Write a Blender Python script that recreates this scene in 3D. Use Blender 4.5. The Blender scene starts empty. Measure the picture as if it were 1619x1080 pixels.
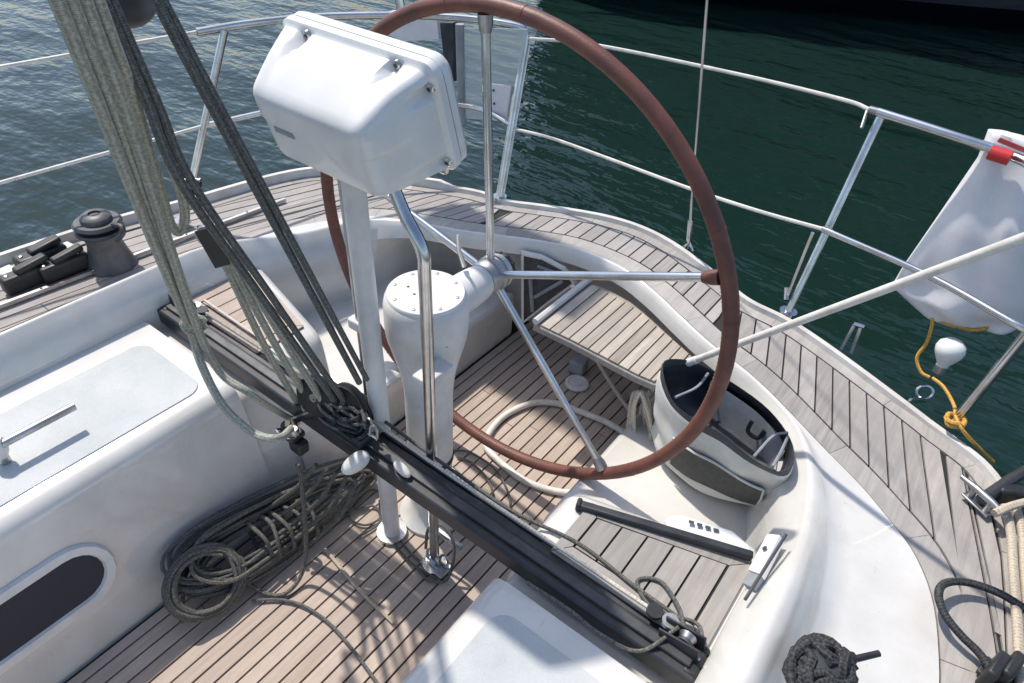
import bpy, bmesh, math, random
from mathutils import Vector, Matrix
random.seed(7)
R = math.radians
scene = bpy.context.scene
COL = scene.collection

# ------------------------------------------------------------------ camera
# boat axes: x = to port, y = aft, z = up; cockpit sole is z = 0, wheel plane is y = 0
CAM = Vector((.924, -1.229, 1.774)); FPX = 1092.0; CX, CY = 809.5, 540.0
YAW, PIT, ROL = R(-34.668), R(39.145), R(4.097)
_fw = Vector((math.sin(YAW)*math.cos(PIT), math.cos(YAW)*math.cos(PIT), -math.sin(PIT)))
_rt = Vector((math.cos(YAW), -math.sin(YAW), 0)); _up = _rt.cross(_fw)
_r2 = _rt*math.cos(ROL) + _up*math.sin(ROL); _u2 = -_rt*math.sin(ROL) + _up*math.cos(ROL)
cd = bpy.data.cameras.new('camera'); cam = bpy.data.objects.new('camera', cd); COL.objects.link(cam)
cam.matrix_world = Matrix(((_r2.x, _u2.x, -_fw.x, CAM.x), (_r2.y, _u2.y, -_fw.y, CAM.y), (_r2.z, _u2.z, -_fw.z, CAM.z), (0, 0, 0, 1)))
cd.sensor_width = 36; cd.lens = 36*FPX/1619; cd.clip_start = .05; cd.clip_end = 3000
scene.camera = cam

# ------------------------------------------------------------------ light
SUN = Vector((-.60, .12, 1.0)).normalized()
world = bpy.data.worlds.new('World'); scene.world = world; world.use_nodes = True
wn = world.node_tree.nodes; wl = world.node_tree.links
sky = wn.new('ShaderNodeTexSky'); sky.sky_type = 'NISHITA'; sky.sun_disc = False
sky.sun_elevation = math.asin(SUN.z); sky.sun_rotation = math.atan2(SUN.x, SUN.y) % (2*math.pi)
sky.air_density = 1.0; sky.dust_density = 1.3; sky.ozone_density = 1.0
wn['Background'].inputs['Strength'].default_value = .135
wl.new(sky.outputs[0], wn['Background'].inputs[0])
sl = bpy.data.lights.new('sun', 'SUN'); sl.energy = 3.2; sl.angle = R(1.4); sl.color = (1, .93, .84)
so = bpy.data.objects.new('sun', sl); COL.objects.link(so); so.rotation_euler = SUN.to_track_quat('Z', 'Y').to_euler(); so.location = (0, 0, 8)
scene.view_settings.view_transform = 'Standard'; scene.view_settings.look = 'None'
scene.view_settings.exposure = 0.42; scene.view_settings.gamma = 1

# ------------------------------------------------------------------ pixel -> place
def ray(px, py):
    return (_r2*((px-CX)/FPX) - _u2*((py-CY)/FPX) + _fw).normalized()
def at(px, py, x=None, y=None, z=None, d=None):
    v = ray(px, py)
    if d is not None: t = d
    elif x is not None: t = (x-CAM.x)/v.x
    elif y is not None: t = (y-CAM.y)/v.y
    else: t = (z-CAM.z)/v.z
    return CAM + v*t

# ------------------------------------------------------------------ materials
MAT = {}
def mat(name, color, rough=.5, metal=0, coat=0, spec=.5, build=None):
    m = bpy.data.materials.new(name); m.use_nodes = True
    b = m.node_tree.nodes['Principled BSDF']
    b.inputs['Base Color'].default_value = (*color, 1); b.inputs['Roughness'].default_value = rough
    b.inputs['Metallic'].default_value = metal; b.inputs['Coat Weight'].default_value = coat
    b.inputs['Specular IOR Level'].default_value = spec
    if build: build(m.node_tree, b)
    MAT[name] = m
    return m
def nd(t, typ, **kw):
    n = t.nodes.new(typ)
    for k, v in kw.items():
        if k in n.inputs: n.inputs[k].default_value = v
        else: setattr(n, k, v)
    return n
def obj_coords(t, scale=(1, 1, 1), rot=(0, 0, 0)):
    c = nd(t, 'ShaderNodeTexCoord'); mp = nd(t, 'ShaderNodeMapping')
    mp.inputs['Scale'].default_value = scale; mp.inputs['Rotation'].default_value = rot
    t.links.new(c.outputs['Object'], mp.inputs[0]); return mp.outputs[0]
def ramp(t, fac, stops):
    r = nd(t, 'ShaderNodeValToRGB'); e = r.color_ramp.elements
    while len(e) < len(stops): e.new(.5)
    for k, (p, c) in enumerate(stops): e[k].position = p; e[k].color = (*c, 1)
    t.links.new(fac, r.inputs[0]); return r.outputs[0]
def noise(t, vec, scale, detail=4, rough=.55):
    n = nd(t, 'ShaderNodeTexNoise'); n.inputs['Scale'].default_value = scale; n.inputs['Detail'].default_value = detail
    n.inputs['Roughness'].default_value = rough
    if vec is not None: t.links.new(vec, n.inputs['Vector'])
    return n.outputs['Fac']
def bump(t, b, h, strength=.2, dist=.01):
    n = nd(t, 'ShaderNodeBump'); n.inputs['Strength'].default_value = strength; n.inputs['Distance'].default_value = dist
    t.links.new(h, n.inputs['Height']); t.links.new(n.outputs[0], b.inputs['Normal'])
def mixc(t, fac, a, b_, blend='MIX'):
    m = nd(t, 'ShaderNodeMix', data_type='RGBA', blend_type=blend)
    for s, v in ((0, fac), (6, a), (7, b_)):
        if hasattr(v, 'is_output') or isinstance(v, bpy.types.NodeSocket): t.links.new(v, m.inputs[s])
        else: m.inputs[s].default_value = v if s == 0 else (*v, 1)
    return m.outputs[2]

def dirty(c0, c1, scale=3, rmin=.2, rmax=.45, fine=0, fs=900, scuff=0):
    def f(t, b):
        v = obj_coords(t); n = noise(t, v, scale, 8, .65)
        col = ramp(t, n, [(.36, c1), (.62, c0)])
        if scuff:      # thin scratches and small grime specks
            s1 = noise(t, obj_coords(t, (60, 7, 30), (0, 0, .5)), 1, 6, .75); s2 = noise(t, obj_coords(t, (9, 70, 40), (0, .3, -.3)), 1, 6, .75); s3 = noise(t, v, 95, 3, .6)
            for s_, lo, hi, k in ((s1, .66, .74, scuff), (s2, .67, .75, scuff), (s3, .70, .76, scuff*1.3)):
                col = mixc(t, ramp(t, s_, [(lo, (0, 0, 0)), (hi, (k, k, k))]), col, (.22, .2, .17))
        t.links.new(col, b.inputs['Base Color'])
        mr = nd(t, 'ShaderNodeMapRange'); mr.inputs[3].default_value = rmax; mr.inputs[4].default_value = rmin
        t.links.new(n, mr.inputs[0]); t.links.new(mr.outputs[0], b.inputs['Roughness'])
        if fine: bump(t, b, noise(t, v, fs, 2), fine, .002)
    return f
mat('gelcoat', (.76, .76, .74), .3, coat=.8, build=dirty((.69, .675, .64), (.58, .565, .525), 4, .16, .36, scuff=.34))
mat('nonskid', (.5, .53, .52), .75, build=dirty((.56, .58, .575), (.47, .5, .495), 5, .65, .85, .9, 420))
mat('pod_white', (.78, .78, .78), .3, coat=.3, build=dirty((.78, .78, .775), (.68, .68, .665), 6, .22, .4, scuff=.2))
mat('painted_white', (.72, .72, .71), .38, build=dirty((.74, .74, .73), (.58, .57, .55), 7, .3, .5, scuff=.35))
mat('hull_white', (.75, .75, .74), .25)
mat('steel', (.62, .63, .64), .2, 1, build=dirty((.68, .69, .7), (.5, .5, .5), 12, .12, .34))
mat('dull_steel', (.45, .46, .47), .4, 1, build=dirty((.5, .51, .52), (.33, .33, .33), 14, .3, .55))
mat('black_alloy', (.02, .022, .026), .38, build=dirty((.020, .023, .028), (.045, .046, .048), 10, .3, .6))
mat('black_plastic', (.015, .016, .018), .45, build=dirty((.013, .014, .017), (.03, .03, .03), 20, .35, .6))
mat('track_grey', (.09, .093, .097), .42, .6, build=dirty((.10, .103, .108), (.06, .06, .062), 16, .35, .6))
mat('stitch', (.3, .16, .1), .8)
mat('black_rubber', (.02, .02, .02), .7)
mat('winch_grey', (.2, .2, .21), .45, build=dirty((.10, .10, .105), (.06, .06, .062), 20, .35, .6))
mat('leather', (.18, .06, .045), .5, build=dirty((.185, .068, .047), (.11, .044, .034), 14, .38, .6, .25, 260))
mat('rope_white_cover', (.74, .72, .68), .55, build=dirty((.76, .74, .69), (.58, .55, .49), 25, .5, .65))
mat('sealant', (.02, .02, .02), .8)
mat('glass_dark', (.018, .026, .045), .3, spec=.3)
mat('navy', (.012, .016, .034), .4)
mat('navy_vinyl', (.02, .024, .034), .45, build=dirty((.024, .028, .038), (.055, .06, .07), 15, .35, .6))
mat('canvas_white', (.68, .69, .66), .8, build=dirty((.7, .71, .68), (.56, .57, .54), 9, .7, .9, .4, 420))
mat('canvas_grey', (.3, .32, .34), .75, build=dirty((.33, .35, .37), (.22, .24, .26), 9, .65, .85, .4, 420))
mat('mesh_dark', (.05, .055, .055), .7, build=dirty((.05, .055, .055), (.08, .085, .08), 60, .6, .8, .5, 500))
mat('cover_cloth', (.75, .74, .75), .65, build=dirty((.78, .77, .78), (.68, .66, .68), 5, .55, .75, .2, 300))
mat('red_tape', (.55, .03, .03), .45)
mat('print_dark', (.06, .06, .065), .5)
mat('print_red', (.5, .12, .1), .6)
mat('lamp_white', (.8, .79, .77), .3, coat=.2)
mat('sticker_white', (.78, .78, .77), .45)
mat('deck_cap', (.62, .6, .56), .6, build=dirty((.66, .64, .6), (.5, .47, .43), 8, .5, .7))
mat('acrylic', (.62, .68, .68), .15, build=lambda t, b: (setattr(b.inputs['Alpha'], 'default_value', .42)))

def teak(name, c_lo, c_mid, c_hi, stain=None):
    def f(t, b):
        v = obj_coords(t, (90, 5, 60)); g = noise(t, v, 1, 9, .62)
        info = nd(t, 'ShaderNodeObjectInfo')
        # grain shifts from plank to plank
        add = nd(t, 'ShaderNodeMath', operation='MULTIPLY_ADD'); add.inputs[1].default_value = .34; add.inputs[2].default_value = -.17
        t.links.new(info.outputs['Random'], add.inputs[0])
        s = nd(t, 'ShaderNodeMath', operation='ADD'); t.links.new(g, s.inputs[0]); t.links.new(add.outputs[0], s.inputs[1])
        base = ramp(t, s.outputs[0], [(.22, c_lo), (.5, c_mid), (.78, c_hi)])
        big = noise(t, obj_coords(t), 5.5, 6, .7)
        col = mixc(t, ramp(t, big, [(.38, (0, 0, 0)), (.66, (.75, .75, .75))]), base, stain or c_lo)
        t.links.new(col, b.inputs['Base Color'])
        fine = noise(t, obj_coords(t, (420, 22, 200)), 1, 5, .7)
        bump(t, b, fine, .5, .0016)
    return mat(name, c_mid, .72, build=f, spec=.3)
teak('teak_sole', (.345, .275, .225), (.475, .39, .325), (.57, .48, .41), (.38, .315, .27))
teak('teak_deck', (.26, .24, .222), (.39, .36, .335), (.48, .452, .425), (.31, .29, .272))
teak('teak_seat', (.25, .215, .175), (.42, .37, .31), (.54, .485, .415), (.33, .30, .27))
teak('teak_panel', (.25, .235, .215), (.36, .335, .305), (.44, .41, .375), (.28, .262, .24))
teak('teak_margin', (.25, .235, .215), (.40, .375, .345), (.49, .465, .43), (.31, .295, .275))

def rope(name, c1, c2, c3=None, turns=2.0, pitch=70, rough=.85):
    def f(t, b):
        uv = nd(t, 'ShaderNodeTexCoord'); sep = nd(t, 'ShaderNodeSeparateXYZ'); t.links.new(uv.outputs['UV'], sep.inputs[0])
        def hel(sg):
            m = nd(t, 'ShaderNodeMath', operation='MULTIPLY'); m.inputs[1].default_value = turns*2*math.pi*sg; t.links.new(sep.outputs[0], m.inputs[0])
            m2 = nd(t, 'ShaderNodeMath', operation='MULTIPLY_ADD'); m2.inputs[1].default_value = pitch*2*math.pi
            t.links.new(sep.outputs[1], m2.inputs[0]); t.links.new(m.outputs[0], m2.inputs[2])
            s = nd(t, 'ShaderNodeMath', operation='SINE'); t.links.new(m2.outputs[0], s.inputs[0]); return s.outputs[0]
        p = nd(t, 'ShaderNodeMath', operation='MULTIPLY'); t.links.new(hel(1), p.inputs[0]); t.links.new(hel(-1), p.inputs[1])
        q = nd(t, 'ShaderNodeMath', operation='MULTIPLY_ADD'); q.inputs[1].default_value = .5; q.inputs[2].default_value = .5; t.links.new(p.outputs[0], q.inputs[0])
        n = noise(t, obj_coords(t), 210, 3)
        a = nd(t, 'ShaderNodeMath', operation='MULTIPLY_ADD'); a.inputs[1].default_value = 1.0; t.links.new(n, a.inputs[0]); qq = nd(t, 'ShaderNodeMath', operation='MULTIPLY'); qq.inputs[1].default_value = .35; t.links.new(q.outputs[0], qq.inputs[0]); t.links.new(qq.outputs[0], a.inputs[2])
        t.links.new(ramp(t, a.outputs[0], [(.45, c1), (.68, c2), (.92, c3 or c2)]), b.inputs['Base Color'])
        bump(t, b, q.outputs[0], .22, .0012)
    return mat(name, c1, rough, build=f, spec=.25)
rope('rope_sheet', (.21, .22, .18), (.33, .335, .285), (.52, .515, .455), 3, 170)
rope('rope_dark', (.06, .064, .062), (.11, .113, .108), (.2, .2, .19), 3, 140)
rope('rope_coil', (.055, .055, .048), (.11, .108, .095), (.22, .215, .19), 3, 110)
rope('rope_cream', (.42, .38, .31), (.62, .57, .49), (.7, .66, .58), 2, 60)
rope('rope_black', (.015, .016, .018), (.045, .047, .05), (.09, .09, .09), 2, 80)
rope('rope_orange', (.42, .2, .03), (.6, .33, .07), (.68, .45, .15), 2, 70)
rope('rope_tan', (.33, .27, .2), (.48, .41, .32), (.55, .49, .4), 2, 60)

def water_build(t, b):
    v = obj_coords(t, (1, 1.0, 1), (0, 0, R(35)))
    v2 = obj_coords(t, (.55, 1.5, 1), (0, 0, R(33)))
    n1 = noise(t, v2, .7, 2, .5); n2 = noise(t, v2, 2.6, 3, .55); n3 = noise(t, v, 8, 2, .5)
    a = nd(t, 'ShaderNodeMath', operation='MULTIPLY_ADD'); a.inputs[1].default_value = .38; t.links.new(n2, a.inputs[0]); t.links.new(n1, a.inputs[2])
    c = nd(t, 'ShaderNodeMath', operation='MULTIPLY_ADD'); c.inputs[1].default_value = .075; t.links.new(n3, c.inputs[0]); t.links.new(a.outputs[0], c.inputs[2])
    bump(t, b, c.outputs[0], .62, .22)
    big = noise(t, obj_coords(t), .35, 3)
    t.links.new(ramp(t, big, [(.3, (.006, .020, .0155)), (.7, (.0075, .024, .0185))]), b.inputs['Base Color'])
    b.inputs['IOR'].default_value = 1.333
mat('water', (.01, .05, .05), .05, build=water_build, spec=.5)
mat('navy_hull', (.006, .008, .018), .2, coat=.3)
mat('far_window', (.01, .012, .015), .1)
mat('far_grey', (.05, .055, .06), .5)

# ------------------------------------------------------------------ mesh builder
class MB:
    def __init__(s): s.v = []; s.f = []; s.uv = {}
    def add(s, vs, fs):
        o = len(s.v); s.v += [Vector(p) for p in vs]; s.f += [tuple(i+o for i in f) for f in fs]; return o
    def box(s, c, size, M=None):
        c = Vector(c); hx, hy, hz = (k/2 for k in size)
        vs = [Vector((a*hx, b*hy, d*hz)) for a in (-1, 1) for b in (-1, 1) for d in (-1, 1)]
        if M is not None: vs = [M @ p for p in vs]
        s.add([p+c for p in vs], [(0, 1, 3, 2), (4, 6, 7, 5), (0, 4, 5, 1), (2, 3, 7, 6), (0, 2, 6, 4), (1, 5, 7, 3)]); return s
    def tube(s, pts, r, n=10, closed=False, caps=True):
        pts = [Vector(p) for p in pts]; N = len(pts)
        rs = r if isinstance(r, (list, tuple)) else [r]*N
        T = []
        for i in range(N):
            a = pts[(i-1) % N] if (closed or i > 0) else pts[i]; b = pts[(i+1) % N] if (closed or i < N-1) else pts[i]
            T.append((b-a).normalized())
        u = T[0].orthogonal().normalized(); rings = []; L = 0
        M = N+1 if closed else N
        for i in range(M):
            k = i % N; t = T[k]
            u = (u - t*u.dot(t)).normalized(); w = t.cross(u)
            if i: L += (pts[k]-pts[(i-1) % N]).length
            o = len(s.v)
            for j in range(n+1):
                a = 2*math.pi*j/n
                s.uv[len(s.v)] = (j/n, L); s.v.append(pts[k] + (u*math.cos(a)+w*math.sin(a))*rs[k])
            rings.append(o)
        for a, b in zip(rings, rings[1:]):
            for j in range(n): s.f.append((a+j, a+j+1, b+j+1, b+j))
        if caps and not closed:
            for o, rev in ((rings[0], True), (rings[-1], False)):
                idx = [o+j for j in range(n)]; s.f.append(tuple(reversed(idx)) if rev else tuple(idx))
        return s
    def lathe(s, prof, n=32, M=None, close=True):
        rings = []
        for r, z in prof:
            rings.append(s.add([(M @ Vector((r*math.cos(2*math.pi*j/n), r*math.sin(2*math.pi*j/n), z))) if M is not None else (r*math.cos(2*math.pi*j/n), r*math.sin(2*math.pi*j/n), z) for j in range(n)], []))
        for a, b in zip(rings, rings[1:]):
            for j in range(n): s.f.append((a+j, a+(j+1) % n, b+(j+1) % n, b+j))
        if close:
            s.f.append(tuple(rings[0]+j for j in reversed(range(n)))); s.f.append(tuple(rings[-1]+j for j in range(n)))
        return s
    def prism(s, poly, z0, z1, zf=None):
        n = len(poly); g = zf or (lambda x, y: 0)
        o = s.add([(x, y, z0+g(x, y)) for x, y in poly]+[(x, y, z1+g(x, y)) for x, y in poly], [])
        s.f.append(tuple(o+i for i in reversed(range(n)))); s.f.append(tuple(o+n+i for i in range(n)))
        for i in range(n): j = (i+1) % n; s.f.append((o+i, o+j, o+n+j, o+n+i))
        return s
    def loft(s, rings, closed=False, caps=False):
        m = len(rings[0]); os_ = [s.add(r, []) for r in rings]
        for a, b in zip(os_, os_[1:]):
            for j in range(m if closed else m-1): s.f.append((a+j, a+(j+1) % m, b+(j+1) % m, b+j))
        if caps:
            s.f.append(tuple(os_[0]+j for j in reversed(range(m)))); s.f.append(tuple(os_[-1]+j for j in range(m)))
        return s
    def mesh(s, name, m, smooth=True, angle=40):
        me = bpy.data.meshes.new(name); me.from_pydata(s.v, [], s.f)
        if s.uv:
            L = me.uv_layers.new(name='UVMap')
            for lp in me.loops: L.data[lp.index].uv = s.uv.get(lp.vertex_index, (0, 0))
        bm = bmesh.new(); bm.from_mesh(me); bmesh.ops.recalc_face_normals(bm, faces=bm.faces); bm.to_mesh(me); bm.free()
        me.materials.append(MAT[m])
        if smooth:
            me.shade_smooth(); me.set_sharp_from_angle(angle=R(angle))
        return me
    def build(s, name, m, parent=None, smooth=True, angle=40, bevel=0, seg=2, loc=None):
        o = bpy.data.objects.new(name, s.mesh(name, m, smooth, angle)); COL.objects.link(o)
        if parent is not None:
            o.parent = parent; wm = Vector((0, 0, 0)); p = parent
            while p is not None: wm += p.location; p = p.parent
            o.location = -wm
        if loc is not None: o.location = loc
        if bevel:
            b = o.modifiers.new('bevel', 'BEVEL'); b.width = bevel; b.segments = seg; b.limit_method = 'ANGLE'; b.angle_limit = R(35)
        return o
def tag(o, label, cat=None, group=None, kind=None):
    if label: o['label'] = label
    if cat: o['category'] = cat
    if group: o['group'] = group
    if kind: o['kind'] = kind
    return o
def thing(name, label, cat, loc=(0, 0, 0), group=None):
    o = bpy.data.objects.new(name, None); COL.objects.link(o); o.location = loc; o.empty_display_size = .05
    return tag(o, label, cat, group)
def spline(pts, k=8, closed=False):
    pts = [Vector(p) for p in pts]; n = len(pts); out = []
    rng = range(n if closed else n-1)
    for i in rng:
        p1, p2 = pts[i], pts[(i+1) % n]
        p0 = pts[(i-1) % n] if (closed or i > 0) else p1*2-p2
        p3 = pts[(i+2) % n] if (closed or i < n-2) else p2*2-p1
        for j in range(k):
            t = j/k
            out.append(.5*((2*p1)+(p2-p0)*t+(2*p0-5*p1+4*p2-p3)*t*t+(3*p1-p0-3*p2+p3)*t**3))
    if not closed: out.append(pts[-1])
    return out
def frameZ(d, origin):
    z = Vector(d).normalized(); x = z.orthogonal().normalized(); y = z.cross(x)
    return Matrix(((x.x, y.x, z.x, origin[0]), (x.y, y.y, z.y, origin[1]), (x.z, y.z, z.z, origin[2]), (0, 0, 0, 1)))
def clip(poly, nx, ny, c):       # keep nx*x+ny*y <= c
    out = []
    for i, p in enumerate(poly):
        q = poly[(i+1) % len(poly)]; a = nx*p[0]+ny*p[1]-c; b = nx*q[0]+ny*q[1]-c
        if a <= 0: out.append(p)
        if (a < 0 < b) or (b < 0 < a):
            t = a/(a-b); out.append((p[0]+(q[0]-p[0])*t, p[1]+(q[1]-p[1])*t))
    return out
def area(poly): return sum(p[0]*q[1]-q[0]*p[1] for p, q in zip(poly, poly[1:]+poly[:1]))/2
def dense(poly, step=.06):
    out = []
    for p, q in zip(poly, poly[1:]+poly[:1]):
        n = max(1, int(math.hypot(q[0]-p[0], q[1]-p[1])/step))
        out += [(p[0]+(q[0]-p[0])*k/n, p[1]+(q[1]-p[1])*k/n) for k in range(n)]
    return out
def yspans(P, x):
    ys = []
    for p, q in zip(P, P[1:]+P[:1]):
        if (p[0]-x)*(q[0]-x) < 0: ys.append(p[1]+(q[1]-p[1])*(x-p[0])/(q[0]-p[0]))
    ys.sort(); return list(zip(ys[0::2], ys[1::2]))
def planks(parent, poly, spacing, m, z0, th, zf=None, g=None, gap=.0058, name='plank', phase=0.0, lens=None, ns=5, minlen=.015):
    """strips along y, cut to the polygon; g(y) bends them; each strip is an object"""
    g = g or (lambda y: 0)
    P = [(x-g(y)+1e-7, y) for x, y in dense(poly)]
    lo = min(p[0] for p in P); hi = max(p[0] for p in P); k = math.floor((lo-phase)/spacing)
    while phase+k*spacing < hi:
        a = phase+k*spacing+gap/2; b = a+spacing-gap; k += 1
        xs = [a+(b-a)*i/(ns-1) for i in range(ns)]; runs = []
        for x in xs:                                   # gather matching spans across the strip
            for sp in yspans(P, x):
                if sp[1]-sp[0] < minlen: continue
                for r in runs:
                    l = r[-1]
                    if l[0] != x and min(l[2], sp[1])-max(l[1], sp[0]) > 0: r.append((x, *sp)); break
                else: runs.append([(x, *sp)])
        for r in runs:
            if len(r) < 2: continue
            ymin = min(q[1] for q in r); ymax = max(q[2] for q in r); cuts = [-1e9]
            if lens:
                y = ymin+random.uniform(.3, 1)*lens
                while y < ymax-.3: cuts.append(y); y += lens*random.uniform(.8, 1.2)
            cuts.append(1e9)
            for c0, c1 in zip(cuts, cuts[1:]):
                low = [(x, min(max(y0, c0+.0012), c1-.0012)) for x, y0, y1 in r]; top = [(x, max(min(y1, c1-.0012), c0+.0012)) for x, y0, y1 in r]
                if max(t[1]-l[1] for l, t in zip(low, top)) < .01: continue
                def sidepts(p, q):
                    n = max(1, int(abs(q[1]-p[1])/.07)); return [(p[0], p[1]+(q[1]-p[1])*i/n) for i in range(n)]
                pol = low[:-1]+sidepts(low[-1], top[-1])+list(reversed(top))[:-1]+sidepts(top[0], low[0])
                w = [(x+g(y), y) for x, y in pol]
                if area(w) < 0: w.reverse()
                MB().prism(w, z0-th, z0+random.uniform(-.0006, .0006), zf).build(name, m, parent, smooth=False)
def offset(path, d):              # offset a plan polyline to its left
    out = []
    for i, p in enumerate(path):
        a = path[max(0, i-1)]; b = path[min(len(path)-1, i+1)]
        t = Vector((b[0]-a[0], b[1]-a[1])).normalized(); dd = d[i] if isinstance(d, list) else d
        out.append((p[0]-t.y*dd, p[1]+t.x*dd))
    return out

# ================================================================== water and neighbour
_w = MB(); _w.add([(-600, -600, 0), (600, -600, 0), (600, 600, 0), (-600, 600, 0)], [(0, 1, 2, 3)])
wo = _w.build('water', 'water', None, smooth=False, loc=(0, 0, -.6)); wo['kind'] = 'structure'

# neighbouring dark hull across the water; its image darkens the water on the right
nb = thing('motor_yacht', 'dark navy motor yacht moored across the water at the top of the picture', 'boat', (-4.6, 7.9, -.6))
_A = Vector((-5.2, 7.75, 0)); _B = Vector((9.5, 16.6, 0)); _u = (_B-_A).normalized(); _n = Vector((-_u.y, _u.x, 0))
def hull_ring(t, half, z0, z1, flare):
    c = _A + _u*t + _n*2.3
    return [c - _n*(half*.72) + Vector((0, 0, z0)), c - _n*(half*.97) + Vector((0, 0, z0+.5)), c - _n*(half+flare) + Vector((0, 0, z1)), c + _n*(half+flare) + Vector((0, 0, z1)), c + _n*(half*.97) + Vector((0, 0, z0+.5)), c + _n*(half*.72) + Vector((0, 0, z0))]
MB().loft([hull_ring(-.05, 2.1, -.8, 2.2, .0), hull_ring(.6, 2.25, -.8, 2.2, .02), hull_ring(6, 2.35, -.8, 2.35, .05), hull_ring(11, 2.2, -.8, 2.6, .15), hull_ring(15, 1.2, -.8, 2.9, .3), hull_ring(17.2, .1, -.6, 3.1, .1)], True, True).build('hull', 'navy_hull', nb, angle=30)
def cab(t0, t1, h, z0, z1, ins):
    c0 = _A+_u*t0+_n*2.3; c1 = _A+_u*t1+_n*2.3; V = Vector
    b = [c0-_n*h, c1-_n*h, c1+_n*h, c0+_n*h]; c0 += _u*ins; c1 -= _u*ins; tt = [c0-_n*(h-.2), c1-_n*(h-.2), c1+_n*(h-.2), c0+_n*(h-.2)]
    m = MB(); m.add([p+V((0, 0, z0)) for p in b]+[p+V((0, 0, z1)) for p in tt], [(3, 2, 1, 0), (4, 5, 6, 7), (0, 1, 5, 4), (1, 2, 6, 5), (2, 3, 7, 6), (3, 0, 4, 7)]); return m
cab(1.0, 12.5, 2.0, 2.15, 4.2, .5).build('deckhouse', 'navy_hull', nb, smooth=False, bevel=.06)
cab(2.2, 9, 1.8, 4.2, 6.3, .8).build('flybridge', 'navy_hull', nb, smooth=False, bevel=.06)
for k in range(5):
    c = _A+_u*(2.6+k*1.9)+_n*(2.3-1.93); Mx = Matrix((( _u.x, _n.x, 0), (_u.y, _n.y, 0), (0, 0, 1)))
    MB().box(c+Vector((0, 0, 3.1)), (1.5, .05, .8), Mx).build('window', 'far_window', nb, smooth=False)
MB().tube([_A+_u*t+_n*-.02+Vector((0, 0, 1.35)) for t in (-.2, 5, 10)], .05, 8).build('rubbing_strake', 'far_grey', nb)

# ================================================================== the yacht
yacht = thing('sailing_yacht', 'white sailing yacht cockpit with weathered teak decks and sole', 'yacht')
def zc(x, y): return .44 + .07*max(0, 1-(x/1.1)**2)
half_E = [(0, .605), (.12, .593), (.25, .545), (.36, .492), (.485, .437), (.66, .382), (.80, .305), (.875, .20), (.915, .08), (.94, -.1), (.95, -.4), (.95, -1.2), (.95, -2.6)]
port_T = [(0, .613), (.122, .601), (.252, .553), (.362, .500), (.488, .445), (.664, .390), (.876, .285), (1.04, .205), (1.17, .10), (1.25, -.08), (1.295, -.4), (1.32, -1.2), (1.34, -2.6)]
stbd_T = [(0, .613), (.122, .601), (.252, .553), (.362, .500), (.488, .445), (.664, .390), (.85, .32), (.94, .21), (1.01, .09), (1.06, -.1), (1.08, -.4), (1.09, -1.2), (1.10, -2.6)]
half_O = [(0, .885), (.13, .868), (.27, .82), (.40, .765), (.50, .728), (.66, .72), (.95, .64), (1.15, .575), (1.275, .50), (1.37, .32), (1.44, -.05), (1.53, -.6), (1.62, -2.6)]
def full(port, stb, k=6):
    pts = [(-x, y, 0) for x, y in reversed(stb[1:])] + [(x, y, 0) for x, y in port]
    return [(p.x, p.y) for p in spline(pts, k)]
E_ = full(half_E, half_E); T_ = full(port_T, stbd_T); O_ = full(half_O, half_O)
def side_w(x, y):      # 1 along the sides, 0 across the stern
    t = min(1, max(0, (abs(x)-.62)/.26)); return t*t*(3-2*t)
rings = []
for k, (e, tt) in enumerate(zip(E_, T_)):
    a = Vector(E_[max(0, k-1)]); b = Vector(E_[min(len(E_)-1, k+1)]); tg = (b-a).normalized(); inn = Vector((tg.y, -tg.x))  # towards the cockpit
    w = side_w(*e); zd = zc(*tt); wz = min(1, max(0, (.16-e[1])/.5)); wz = wz*wz*(3-2*wz); zt = (zc(*e)+.010)*(1-wz) + .572*wz
    e = Vector(e); tt = Vector(tt); ring = []
    for d, z in ((.12*w-.22*(1-w), -.03), (.095*w-.21*(1-w), .12), (.07*w-.17*(1-w), zt-.17), (.036*w+.018, zt-.06), (.016, zt-.02), (.006, zt-.005)):
        p = e+inn*d; ring.append((p.x, p.y, z))
    ring.append((e.x, e.y, zt))
    for f, h in ((.05, .985), (.11, .86), (.18, .55), (.26, .24), (.42, .07), (1.0, .02)):
        p = e.lerp(tt, f); ring.append((p.x, p.y, zd+.004+(zt-zd-.004)*h))
    ring.append((tt.x, tt.y, zd-.05)); rings.append(ring)
MB().loft(rings).build('coaming', 'gelcoat', yacht, angle=60)
# hull side and deck bed below the planking
hr = []
for k, o in enumerate(O_):
    a = Vector(O_[max(0, k-1)]); b = Vector(O_[min(len(O_)-1, k+1)]); tg = (b-a).normalized(); out = Vector((-tg.y, tg.x)); o = Vector(o); r_ = []
    for d, z in ((-.06, zc(*o)-.02), (-.012, zc(*o)-.006), (.004, zc(*o)-.012), (.012, zc(*o)-.05), (-.02, .1), (-.12, -.35), (-.3, -1.0)):
        p = o+out*d; r_.append((p.x, p.y, z))
    hr.append(r_)
MB().loft(hr).build('hull', 'hull_white', yacht, angle=60)
bed = []
for t_, o in zip(T_, O_):
    bed.append([(t_[0]+(o[0]-t_[0])*f, t_[1]+(o[1]-t_[1])*f, zc(t_[0]+(o[0]-t_[0])*f, 0)-.0065) for f in (0, .25, .5, .75, .99)])
MB().loft(bed).build('deck_bed', 'sealant', yacht)

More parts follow.
